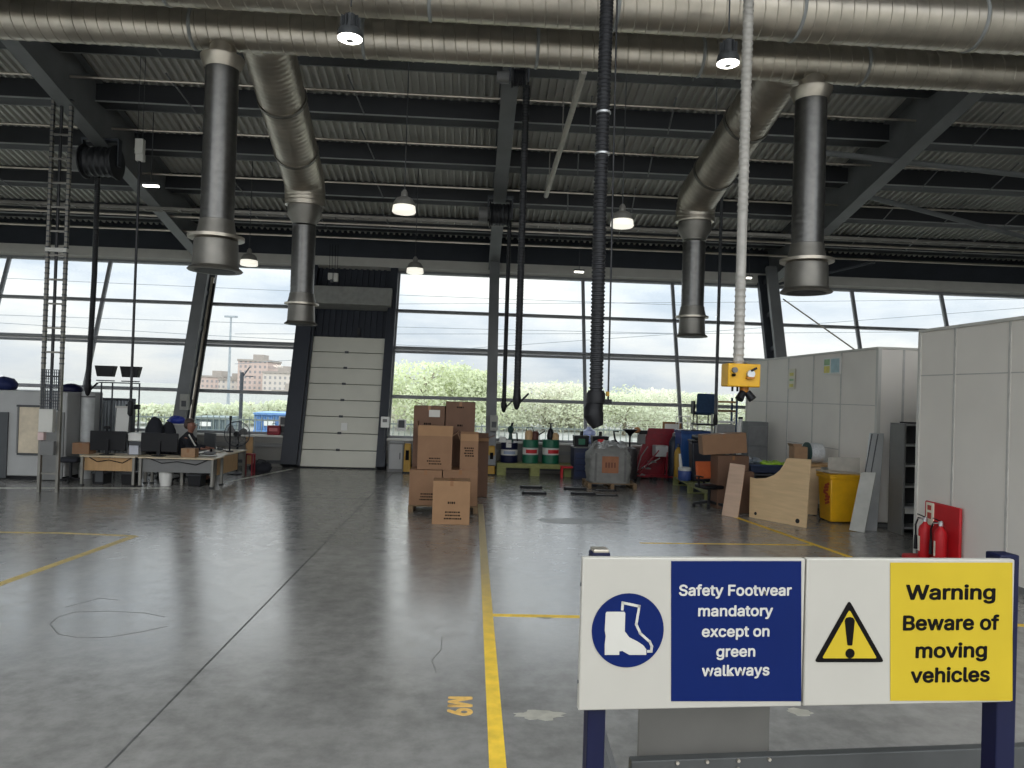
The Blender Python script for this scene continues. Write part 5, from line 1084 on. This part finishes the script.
t_ = thing('printer', 'white desk printer between the two monitors', 'printer', (P(134, 445, YK + .4).x, YK + .42, .73)); MB().bx(-.17, .17, 0, .3, .34, .55).build('top_case', WHITE, t_, .03); MB().bx(-.15, .15, .02, .28, .2, .34).build('middle', DGREY, t_, .01); MB().bx(-.17, .17, 0, .3, 0, .2).build('lower_case', GREY, t_, .02); MB().bx(-.1, .12, -.05, -.03, .02, .24).build('paper', M('paper_grey', (186, 188, 196), .6), t_)
# office chairs with jackets
def jchair(label, px, Y, py_top, w_, rz=0):
    zt = P(px, py_top, Y).z; t_ = thing('office_chair', label, 'chair', (P(px, 440, Y).x, Y, 0), rz); h = zt - .5
    q = random.Random(int(px)); m = MB(); m.sph((0, 0, .5 + h * .55), (w_, .14, h * .5), 18, .02, 3); m.sph((-w_ * .5, -.03, .5 + h * .3), (w_ * .5, .13, h * .36), 14, .02, 4); m.sph((w_ * .55, -.02, .5 + h * .35), (w_ * .1, .13, h * .35), 14, .02, 5); m.build('hung_jacket', JACK, t_, ang=60)
    MB().box((0, .12, .5 + h * .4), (w_ * 1.4, .06, h * .7)).build('backrest', BLACK, t_, .03); MB().box((0, .38, .46), (.5, .48, .09)).build('seat', BLACK, t_, .03); MB().cyl((0, .35, .1), (0, .35, .44), .035, n=10).build('gas_lift', BLACK, t_)
    for i in range(5): a_ = i * 2 * pi / 5; MB().bar((0, .35, .12), (.32 * cos(a_), .35 + .32 * sin(a_), .07), .05, .04).build('base_arm', BLACK, t_); MB().sph((.32 * cos(a_), .35 + .32 * sin(a_), .04), .04, 10).build('castor', BLACK, t_)
jchair('office chair with a black jacket hung over it, behind the right monitor', 154, 20.0, 419, .24); jchair('lower dark draped chair right of the jacketed chair', 168, 20.2, 423.5, .2)
o = tag(MB().sph((0, 0, .1), (.24, .16, .12), 16, .03, 3).sph((.14, 0, .12), (.14, .12, .09), 12, .02, 4).build('blue_bag', M('bright_blue_bag', (36, 56, 150), .5), ang=60), 'bright blue bag on the cabinet behind the seated person', 'bag')
a, b2, z0, z1 = rect(166, 424, 190, 480, 22.2); zq = P(178, 424, 22.2).z; o.location = (P(175, 423, 22.4).x, 22.45, zq - .01)
t_ = thing('low_cabinet', 'low pale cabinet behind the seated person carrying the blue bag', 'cabinet', ((a + b2) / 2, 22.2, 0)); x = (b2 - a) / 2; MB().bx(-x, x, 0, .5, 0, zq - .03).build('body', MGREY, t_, .01); MB().bx(-x - .02, x + .02, -.02, .52, zq - .03, zq).build('top', OFFW, t_); MB().bx(-x + .03, -.01, -.015, 0, .08, zq - .08).build('door', MGREY, t_, .005); MB().bx(.01, x - .03, -.015, 0, .08, zq - .08).build('door', MGREY, t_, .005)

# ---- seated person, facing right
def skin_obj(name, nodes, edges, mat, parent, root, sub=2, rot=None):
    me = bpy.data.meshes.new(name); me.from_pydata([n[0] for n in nodes], edges, []); o = bpy.data.objects.new(name, me); COL.objects.link(o); o.parent = parent
    s = o.modifiers.new('skin', 'SKIN'); s.use_smooth_shade = True; s.branch_smoothing = .3
    sv = me.skin_vertices[0].data
    for i, n in enumerate(nodes):
        r = n[1]; sv[i].radius = (r, r) if not hasattr(r, '__len__') else r
        sv[i].use_root = (i in (root if hasattr(root, '__len__') else (root,)))
    o.modifiers.new('sub', 'SUBSURF').levels = sub; o.modifiers['sub'].render_levels = sub
    me.materials.append(mat); return o
hp = P(190, 430, 19.75)
pe = thing('person', 'person with short dark hair in a dark jacket sitting at the desk, facing right', 'person', (hp.x - .06, 19.75, 0), 0); pe.scale = (1.12, 1.12, 1.12)
# local x = facing direction
PN = [((0, 0, .56), (.15, .17)), ((.0, 0, .72), (.14, .17)), ((.01, 0, .88), (.13, .17)), ((.03, 0, 1.0), (.11, .16)), ((.05, 0, 1.09), (.06, .065)), ((.07, 0, 1.16), (.055, .055)), ((.078, 0, 1.22), (.1, .088)), ((.085, 0, 1.3), (.128, .104)), ((.075, 0, 1.39), (.1, .085))]
PE = [(i, i + 1) for i in range(8)]
def addch(start, pts):
    k = start
    for p_ in pts: PN.append(p_); PE.append((k, len(PN) - 1)); k = len(PN) - 1
    return k
for s_ in (-1, 1):
    addch(0, [((.1, s_ * .1, .54), .09), ((.45, s_ * .12, .54), .065), ((.46, s_ * .12, .3), .055), ((.44, s_ * .12, .09), .042), ((.56, s_ * .13, .05), .04)])
    wr = addch(3, [((.03, s_ * .19, 1.0), .065), ((.1, s_ * .25, .8), .05), ((.32, s_ * .2, .79), .04), ((.4, s_ * .17, .78), .03), ((.45, s_ * .16, .775), (.035, .018))])
    for fx, fy, l in ((.05, -.034, .07), (.055, -.012, .08), (.055, .01, .075), (.05, .03, .06)):
        addch(wr, [((.45 + fx, s_ * .16 + fy, .778), .009), ((.45 + fx + l * .55, s_ * .16 + fy * 1.15, .775), .008), ((.45 + fx + l, s_ * .16 + fy * 1.2, .758), .007)])
    addch(wr, [((.46, s_ * .16 - s_ * .05, .775), .01), ((.49, s_ * .16 - s_ * .07, .768), .008)])
skin_obj('body', PN, PE, SKIN, pe, 0)
m = MB(); m.prism([(0, 0), (.035, -.012), (.03, -.03), (0, -.045)], .024, Matrix(((1, 0, 0, .172), (0, 0, 1, -.012), (0, 1, 0, 1.295), (0, 0, 0, 1)))); m.build('nose', SKIN, pe, .006)
m = MB(); 
for s_ in (-1, 1): m.sph((.172, s_ * .035, 1.302), (.012, .014, .009), 8)
m.build('eyes', BLACK, pe); MB().sph((.163, 0, 1.225), (.012, .026, .006), 8).build('mouth', M('lips', (140, 84, 76), .5), pe)
for s_ in (-1, 1): MB().sph((.075, s_ * .092, 1.28), (.022, .012, .034), 10).build('ear', SKIN, pe)
m = MB(); m.sph((.035, 0, 1.4), (.115, .104, .068), 18, .004, 2); m.sph((-.012, 0, 1.315), (.075, .1, .105), 14, .004, 3); m.build('hair', HAIR, pe, ang=60)
JN = [((0, 0, .6), (.2, .22)), ((-.02, 0, .74), (.2, .22)), ((-.02, 0, .9), (.2, .23)), ((.0, 0, 1.02), (.17, .21)), ((.04, 0, 1.1), (.1, .1)), ((.055, 0, 1.165), (.075, .078))]; JE = [(0, 1), (1, 2), (2, 3), (3, 4), (4, 5)]
for s_ in (-1, 1):
    k = 3
    for p_ in [((.03, s_ * .19, 1.0), .078), ((.1, s_ * .25, .8), .063), ((.32, s_ * .2, .79), .05), ((.39, s_ * .17, .78), .042)]: JN.append(p_); JE.append((k, len(JN) - 1)); k = len(JN) - 1
skin_obj('jacket', JN, JE, JACK, pe, 0)
TN = [((0, 0, .55), (.16, .185))]; TE = []
for s_ in (-1, 1):
    k = 0
    for p_ in [((.1, s_ * .1, .54), .1), ((.45, s_ * .12, .54), .077), ((.46, s_ * .12, .3), .068), ((.44, s_ * .12, .12), .058)]: TN.append(p_); TE.append((k, len(TN) - 1)); k = len(TN) - 1
skin_obj('trousers', TN, TE, M('dark_trousers', (34, 36, 44), .8), pe, 0)
for s_ in (-1, 1): MB().box((.5, s_ * .125, .04), (.27, .1, .08), (0, 0, 0), (.7, .8)).build('shoe', BLACK, pe, .02)
MB().box((.2, -.2, .95), (.03, .012, .36), (0, -.55, 0)).build('pale_strap', OFFW, pe)
t_ = thing('office_chair', 'plain office chair under the seated person', 'chair', (hp.x - .1, 19.75, 0), 0)
MB().box((0.05, 0, .38), (.48, .48, .08)).build('seat', BLACK, t_, .03); MB().box((-.24, 0, .72), (.06, .42, .5), (0, -.1, 0)).build('backrest', BLACK, t_, .03); MB().bar((-.15, 0, .38), (-.24, 0, .6), .06, .02).build('back_stem', BLACK, t_); MB().cyl((0, 0, .1), (0, 0, .35), .035, n=10).build('gas_lift', BLACK, t_)
for i in range(5): a_ = i * 2 * pi / 5; MB().bar((0, 0, .12), (.3 * cos(a_), .3 * sin(a_), .07), .05, .04).build('base_arm', BLACK, t_); MB().sph((.3 * cos(a_), .3 * sin(a_), .04), .04, 10).build('castor', BLACK, t_)
# carton low in front of the person, desk clutter
carton('small flat carton on the grey desk before the seated person', 181, 448.5, 195, 456, YK + .15, .25, M('carton_tan', (150, 118, 88), .7), [], 0, snap=.73)
def onend(x_, y_): return eM @ Vector((x_, y_, .73))
t_ = thing('paper_pile', 'white papers and a grey bowl at the corner of the end desk', 'papers', onend(.35, .3)); MB().box((0, 0, .01), (.4, .28, .02), (0, 0, .2)).build('sheets', WHITE, t_); MB().lathe([(.1, .02), (.17, .06), (.17, .07), (.05, .09)], (.02, 0, 0), 20).build('bowl', GREY, t_)
t_ = thing('laptop', 'dark tilted screen standing on the end desk before the person', 'laptop', onend(.6, .62), an_); MB().bx(-.17, .17, -.12, .12, 0, .02).build('keyboard_base', BLACK, t_, .005); MB().box((0, .13, .12), (.34, .015, .22), (-.25, 0, 0)).build('screen', BLACK, t_, .005)
t_ = thing('monitor', 'dark monitor on the end desk by the fan, seen edge on', 'monitor', onend(1.2, .6), an_ + .9); MB().bx(-.27, .27, -.02, .02, .1, .52).build('screen_case', DGREY, t_, .01); MB().bx(-.03, .03, -.06, -.02, 0, .4).build('stand', BLACK, t_); MB().bx(-.12, .12, -.12, .1, 0, .02).build('foot', BLACK, t_)
t_ = thing('desk_lamp', 'thin black post lamp standing on the end desk', 'lamp', onend(1.55, .2)); zq2 = P(233, 419, 20).z - .73; MB().cyl((0, 0, .02), (0, 0, zq2), .025, n=8).build('post', BLACK, t_); MB().lathe([(.1, 0), (.1, .03)], (0, 0, 0), 16).build('base', BLACK, t_); MB().box((0, 0, zq2), (.06, .06, .12)).build('head', BLACK, t_, .01)
t_ = thing('clutter_tray', 'pale tray of papers and dark folders on the end desk', 'tray', onend(1.5, .5), an_); MB().bx(-.25, .25, -.15, .15, 0, .05).build('tray', OFFW, t_, .008); MB().box((.08, 0, .08), (.3, .2, .05), (0, .1, .3)).build('folder', DGREY, t_, .004); MB().box((-.12, .05, .09), (.16, .12, .08)).build('cup', WHITE, t_, .01)
# pedestal fan (large round cage)
pf = P(237, 437, 21.6); t_ = thing('pedestal_fan', 'large round cage fan standing behind the end desk', 'fan', (pf.x, 21.6, 0)); zc_ = P(237, 434, 21.6).z; R_ = .36
MB().lathe([(.24, 0), (.24, .03), (.05, .06)], (0, 0, 0), 20).build('base', BLACK, t_); MB().cyl((0, .08, .04), (0, .08, zc_), .03, n=10).build('pole', BLACK, t_); Yr_ = Matrix.Rotation(radians(90), 4, 'X')
m = MB()
for rr2, dy in ((R_, .0), (R_ * .95, -.05), (R_ * .7, -.1), (R_ * .4, -.12), (R_ * .2, -.12)):
    m.sweep([(rr2 * cos(i * pi / 16), dy, zc_ + rr2 * sin(i * pi / 16)) for i in range(33)], .012 if rr2 == R_ else .005, None, 6, False)
for i in range(16): a_ = i * pi / 8; m.sweep([(R_ * cos(a_), 0, zc_ + R_ * sin(a_)), (R_ * .7 * cos(a_), -.1, zc_ + R_ * .7 * sin(a_)), (R_ * .15 * cos(a_), -.12, zc_ + R_ * .15 * sin(a_))], .005, None, 5)
m.build('cage', STEELD, t_)
for i in range(3):
    a_ = i * 2 * pi / 3 + .4; m = MB(); m.prism([(0.03, -.03), (R_ * .8, -.12), (R_ * .88, .02), (R_ * .7, .1), (.05, .04)], .008, Matrix.Translation((0, -.04, zc_)) @ Matrix.Rotation(radians(90), 4, 'X') @ Matrix.Rotation(a_, 4, 'Z') @ Matrix.Rotation(.3, 4, 'X')); m.build('blade', GREY, t_)
MB().cyl((0, -.06, zc_), (0, .16, zc_), .08, n=16).build('motor', BLACK, t_)
# crates and red stuff right of the end desk
a, b2, z0, z1 = rect(244, 437, 252, 470, 21.9); t_ = thing('wood_partition', 'small brown wooden panel standing behind the end desk', 'board', ((a + b2) / 2, 22.0, 0)); x = (b2 - a) / 2; MB().bx(-x, x, 0, .03, .25, z1).build('panel', OAK, t_, .004); 
for s_ in (-x, x): MB().bx(s_ - .02, s_ + .02, 0, .04, 0, z1).build('edge_post', GALVD, t_)
p = F(258, 474); t_ = thing('tool_bag', 'black bag lying on the floor right of the end desk', 'bag', (p.x, p.y + .2, 0)); m = MB(); m.sph((0, 0, .14), (.34, .2, .16), 18, .02, 2); m.sph((.15, 0, .22), (.16, .14, .12), 14, .02, 3); m.build('bag_body', JACK, t_, ang=60); MB().sweep([(-.15, 0, .25), (-.05, 0, .4), (.12, 0, .38), (.2, 0, .25)], .015, None, 6).build('strap', BLACK, t_)
p = F(247, 475); t_ = thing('stool', 'thin dark red frame stool beside the end desk', 'stool', (p.x, p.y + .15, 0)); MB().bx(-.14, .14, -.14, .14, .56, .6).build('seat', DRED, t_, .01)
for s_ in (-.12, .12):
    for y in (-.12, .12): MB().bx(s_ - .018, s_ + .018, y - .018, y + .018, 0, .56).build('leg', DRED, t_)
p = P(273.5, 437, 23.9); t_ = thing('red_case', 'small red case on the window sill left of the shutter door', 'case', (p.x, 23.93, .99)); MB().bx(-.2, .2, -.08, .08, 0, .3).build('case_body', DRED, t_, .02); MB().bx(-.13, .13, -.09, -.08, .12, .22).build('label', M('pale_red', (190, 110, 110), .6), t_); MB().sweep([(-.06, 0, .3), (-.05, 0, .36), (.05, 0, .36), (.06, 0, .3)], .01, None, 6).build('handle', BLACK, t_)
# waste bin under desk
p = F(158, 488); t_ = thing('waste_basket', 'white waste basket on the floor under the grey desk', 'bin', (p.x, YK + .34, 0)); MB().lathe([(.12, 0), (.13, .02), (.17, .36), (.18, .37), (.165, .37)], (0, 0, 0), 20).build('basket', WHITE, t_); MB().lathe([(.176, .35), (.186, .36), (.186, .38), (.17, .385)], (0, 0, 0), 20).build('rim', OFFW, t_)
o = thing('computer_tower', 'dark computer tower on the floor under the oak desk', 'computer', (F(110, 486).x, YK + .3, 0)); MB().bx(-.5, -.28, 0, .42, 0, .42).build('case', BLACK, o, .01); MB().bx(-.48, -.3, -.006, 0, .06, .38).build('front_panel', DGREY, o)
for k, (px, w_, lab) in enumerate(((90, .32, 'black storage box under the left half of the oak desk'), (122, .3, 'dark bag of cables under the right end of the oak desk'), (195, .34, 'dark storage box on the floor under the grey desk'))):
    p = F(px, 486); o = thing('storage_box', lab, 'storage box', (p.x, YK + .38, 0)); MB().box((0, .15, .14), (w_ * .9, .36, .28), (0, 0, 0), (1.1, 1.1)).build('box_body', BLACK, o, .02); MB().bx(-w_ * .54, w_ * .54, -.06, .36, .26, .3).build('lid', DGREY, o, .01)
p = F(66, 487); o = thing('dark_seat', 'black padded seat beside the cable ladder left of the oak desk', 'chair', (P(69, 460, YK + .5).x, YK + .6, 0)); MB().box((0, 0, .56), (.52, .45, .12)).build('seat', JACK, o, .04); MB().cyl((0, 0, .08), (0, 0, .52), .035, n=10).build('column', BLACK, o)
for i in range(5): a_ = i * 2 * pi / 5; MB().bar((0, 0, .1), (.28 * cos(a_), .28 * sin(a_), .05), .05, .05).build('base_arm', BLACK, o); MB().sph((.28 * cos(a_), .28 * sin(a_), .035), .035, 8).build('castor', BLACK, o)

# ================================================================== OUTSIDE
def leafmat(name, c):
    m = bpy.data.materials.new(name); m.use_nodes = True; t = m.node_tree; t.nodes.clear(); o = t.nodes.new('ShaderNodeOutputMaterial'); mx = t.nodes.new('ShaderNodeMixShader'); mx.inputs[0].default_value = .45
    d = t.nodes.new('ShaderNodeBsdfDiffuse'); tr = t.nodes.new('ShaderNodeBsdfTranslucent'); nz = t.nodes.new('ShaderNodeTexNoise'); nz.inputs['Scale'].default_value = .9; r = t.nodes.new('ShaderNodeValToRGB')
    l_ = [lin(v) for v in c]; r.color_ramp.elements[0].position = .35; r.color_ramp.elements[1].position = .65; r.color_ramp.elements[0].color = [*(v * .8 for v in l_), 1]; r.color_ramp.elements[1].color = [*(min(1, v * 1.15) for v in l_), 1]
    t.links.new(nz.outputs[0], r.inputs[0])
    for s_ in (d, tr): t.links.new(r.outputs[0], s_.inputs[0])
    t.links.new(d.outputs[0], mx.inputs[1]); t.links.new(tr.outputs[0], mx.inputs[2]); t.links.new(mx.outputs[0], o.inputs[0]); return m
LEAF1 = leafmat('birch_leaves', (206, 212, 178)); LEAF2 = leafmat('green_leaves', (206, 210, 184)); LEAF3 = leafmat('pale_leaves', (216, 215, 196))
BARK = M('bark', (150, 140, 126), .8, 0, .2, 5)
def tree(label, x, y, h, cr, mat, seed, n=2600, low=.2, lf=.16):
    q = random.Random(seed); t_ = thing('tree', label, 'tree', (x, y, -.12), 0, 'trees beyond the glazing')
    m = MB(); m.sweep([(0, 0, 0), (.1, .05, h * .4), (0, .1, h * .8)], lambda s: .14 * (1 - s / h * .9) + .02, None, 8)
    blobs = []
    for i in range(16):
        a_ = q.uniform(0, 2 * pi); u = q.uniform(low, .92); rad = cr * sin(pi * min(1, .25 + .7 * (u - low) / (1 - low))) * q.uniform(.35, .85); c = Vector((rad * cos(a_), rad * sin(a_), h * u)); blobs.append((c, cr * q.uniform(.28, .5)))
        m.sweep([(0, 0, max(.3, h * u * .7)), c * .6 + Vector((0, 0, h * u * .36)), c], lambda s: .035, None, 5)
    m.build('trunk', BARK, t_)
    bm = bmesh.new()
    for i in range(n):
        c, r = q.choice(blobs); d = Vector((q.gauss(0, 1), q.gauss(0, 1), q.gauss(0, 1))); d.normalize(); p = c + d * r * q.random() ** .4
        if p.z < .2 or p.z > h * (.93 + .07 * q.random()): continue
        a_ = Vector((q.gauss(0, 1), q.gauss(0, 1), q.gauss(0, 1))).normalized(); b_ = a_.orthogonal().normalized(); l = lf * q.uniform(.6, 1.3); w_ = l * .6
        bm.faces.new([bm.verts.new(p + a_ * l), bm.verts.new(p + b_ * w_), bm.verts.new(p - a_ * l), bm.verts.new(p - b_ * w_)])
    me = bpy.data.meshes.new('foliage'); bm.to_mesh(me); bm.free(); me.materials.append(mat); o = bpy.data.objects.new('foliage', me); COL.objects.link(o); o.parent = t_
def tpx(px, pyt, Y): p = P(px, pyt, Y); return p.x, Y, p.z + .12
TR = [(425, 360, 44, 4.2, LEAF1, 'tall pale birch crown just right of the shutter door'), (462, 368, 46, 3.6, LEAF1, 'pale birch behind the top of the box stack'), (405, 385, 50, 3.5, LEAF3, 'bushy pale tree close beside the shutter door frame'),
      (505, 386, 52, 4, LEAF2, 'tree seen between the centre column and the hanging hoses'), (545, 382, 54, 4.4, LEAF3, 'tree seen above the two green drums'), (585, 380, 56, 4.4, LEAF2, 'tree seen behind the end of the thick black hose'),
      (625, 392, 50, 4.2, LEAF2, 'tree seen above the grey bulk bag'), (660, 388, 55, 4.2, LEAF3, 'tree seen above the red tool board'), (695, 392, 58, 4, LEAF2, 'tree seen left of the dark blue chair'), (735, 394, 60, 4.5, LEAF2, 'tree seen near the end of the far cabin')]
for i, (px, pyt, Y, cr, mt, lab) in enumerate(TR): x, y, h = tpx(px, pyt, Y); tree(lab, x, y, h, cr, mt, i + 11, 5600, .12, .12)
for i, (px, pyt, Y, lab) in enumerate(((150, 404, 46, 'low bushy tree behind the jacketed chair'), (168, 407, 47, 'low bushy tree left of the leaning column'), (205, 403, 46, 'low bushy tree right of the leaning column'), (228, 405, 47, 'low bushy tree behind the lamp pole'), (254, 402, 49.5, 'low bushy tree left of the blue container'), (282, 400, 51, 'low bushy tree above the blue container'), (122, 407, 46, 'low bushy tree behind the flip chart'))):
    x, y, h = tpx(px, pyt, Y); tree(lab, x, y, h, 2.1, LEAF2, i + 40, 1300, .1, .13)
# tower blocks
def bmat(name, wall, win):
    m = bpy.data.materials.new(name); m.use_nodes = True; t = m.node_tree; b = t.nodes['Principled BSDF']; tcn = t.nodes.new('ShaderNodeTexCoord'); sp_ = t.nodes.new('ShaderNodeSeparateXYZ'); cb = t.nodes.new('ShaderNodeCombineXYZ'); ad = t.nodes.new('ShaderNodeMath'); br_ = t.nodes.new('ShaderNodeTexBrick')
    br_.offset = 0; br_.inputs['Scale'].default_value = 1; br_.inputs['Brick Width'].default_value = 1.9; br_.inputs['Row Height'].default_value = 2.1; br_.inputs['Mortar Size'].default_value = .55; br_.inputs['Color1'].default_value = [*(lin(v) for v in win), 1]; br_.inputs['Color2'].default_value = [*(lin(v * .93) for v in win), 1]; br_.inputs['Mortar'].default_value = [*(lin(v) for v in wall), 1]
    t.links.new(tcn.outputs['Object'], sp_.inputs[0]); t.links.new(sp_.outputs[0], ad.inputs[0]); t.links.new(sp_.outputs[1], ad.inputs[1]); t.links.new(ad.outputs[0], cb.inputs[0]); t.links.new(sp_.outputs[2], cb.inputs[1]); t.links.new(cb.outputs[0], br_.inputs['Vector']); t.links.new(br_.outputs[0], b.inputs['Base Color']); b.inputs['Roughness'].default_value = .7; return m
BM1 = bmat('tower_pink', (182, 162, 152), (136, 132, 132)); BM2 = bmat('tower_pale', (188, 178, 168), (144, 142, 142))
for nm, px0, px1, pyt, Y, dep, mt, lab in (('a', 237, 267, 361, 300, 20, BM1, 'tallest pale pink tower block seen left of the shutter door'), ('b', 262, 292, 373, 290, 22, BM2, 'pale tower block right of and below the tallest one'), ('c', 196, 222, 377, 320, 25, BM1, 'long lower pink block left of the lamp pole'), ('d', 218, 242, 380, 310, 20, BM2, 'lowest pale block between the pink buildings'), ('e', 272, 296, 392, 250, 16, M('blue_grey_block', (112, 132, 156), .6), 'blue grey low building beside the tower blocks')):
    a, b2, z0, z1 = rect(px0, pyt, px1, 420, Y); t_ = thing('tower_block', lab, 'building', ((a + b2) / 2, Y, -.12)); x = (b2 - a) / 2
    MB().bx(-x, x, 0, dep, 0, z1).build('facade', mt, t_); MB().bx(-x - .3, x + .3, -.3, dep + .3, z1, z1 + .8).build('parapet', M('parapet', (150, 142, 134), .7), t_)
    MB().bx(-x * .3, x * .4, dep * .3, dep * .7, z1 + .8, z1 + 3).build('plant_room', M('parapet', (150, 142, 134), .7), t_)
# shipping containers and fence
for px0, px1, py0, py1, Y, mt, lab in ((254, 292, 413, 433, 42, M('container_blue', (104, 142, 190), .5), 'light blue shipping container outside left of the shutter door'), (192, 226, 417, 436, 42, M('container_grey', (104, 116, 118), .5), 'grey green container outside behind the seated person')):
    a, b2, z0, z1 = rect(px0, py0, px1, py1, Y); t_ = thing('shipping_container', lab, 'container', ((a + b2) / 2, Y, -.12)); x = (b2 - a) / 2; h = z1 + .12; m = MB(); n = 16; poly = []
    for i in range(n): u = -x + 2 * x * i / n; dd = 2 * x / n; poly += [(u, 0), (u + dd * .4, 0), (u + dd * .5, .06), (u + dd * .9, .06)]
    poly += [(x, 0), (x, 2.4), (-x, 2.4)]; m.prism(poly, h - .1, Matrix.Translation((0, 0, .05))); m.build('corrugated_wall', mt, t_)
    MB().bx(-x - .04, x + .04, -.05, 2.44, h - .12, h).build('roof_rail', mt, t_); MB().bx(-x - .04, x + .04, -.05, 2.44, 0, .12).build('floor_rail', mt, t_); MB().bx(-.5, .1, -.02, 0, h * .35, h * .65).build('logo_patch', WHITE, t_)
t_ = thing('palisade_fence', 'pale palisade fence running outside below the trees', 'fence', (0, 38, -.12))
m = MB(); x = -34
while x < 30: m.bx(x - .02, x + .02, -.015, .015, 0, 1.05); x += .3
m.build('pale_bars', M('fence_grey', (120, 128, 122), .6), t_)
for z in (.2, .85): MB().bx(-34, 30, .02, .06, z, z + .08).build('fence_rail', MATS['fence_grey'], t_)
# lamp pole, overhead line mast and wires
p = P(227, 432, 60); zt = P(229, 316, 60).z; t_ = thing('lamp_pole', 'tall thin lamp pole outside in front of the tower blocks', 'lamp pole', (p.x, 60, -.12)); MB().cyl((0, 0, 0), (0, 0, zt), .13, .07, 10).build('pole', M('pole_grey', (150, 156, 160), .5), t_); MB().bx(-.5, .5, -.1, .1, zt, zt + .15).build('lamp_head', M('pole_grey', (150, 156, 160), .5), t_)
p = P(240, 430, 40); zt = P(241, 370, 40).z; t_ = thing('signal_mast', 'short dark mast outside left of the tallest tower block', 'mast', (p.x, 40, -.12)); MB().cyl((0, 0, 0), (0, 0, zt), .1, n=8).build('mast', STEELD, t_); MB().bar((0, 0, zt - .3), (.4, 0, zt + .3), .06, .06).build('bracket', STEELD, t_); MB().bar((0.2, 0, zt - .2), (.6, 0, zt - .2), .05, .05).build('crossarm', STEELD, t_)
WIRE = M('wire_grey', (120, 126, 132), .5)
for i, (pa, pb) in enumerate((((0, 277), (560, 300)), ((0, 314), (560, 330)), ((400, 303), (1024, 298)), ((400, 352), (1024, 307)), ((400, 333), (1024, 330)), ((0, 322), (420, 345)))):
    a, b2 = P(*pa, 58), P(*pb, 58); d = (b2 - a); a = a - d * .25; b2 = b2 + d * .25
    mid_ = (a + b2) / 2 - Vector((0, 0, .15)); m = MB(); m.sweep([a, a.lerp(b2, .25) - Vector((0, 0, .1)), mid_, a.lerp(b2, .75) - Vector((0, 0, .1)), b2], .022, None, 5)
    t_ = tag(m.build('overhead_wire', WIRE, origin=mid_), ['uppermost overhead wire outside the left windows', 'middle overhead wire outside the left windows', 'upper overhead wire outside the right windows', 'rising overhead wire outside the right windows', 'lowest overhead wire outside the right windows', 'lowest overhead wire outside the left windows'][i], 'overhead wire', 'overhead wires outside')
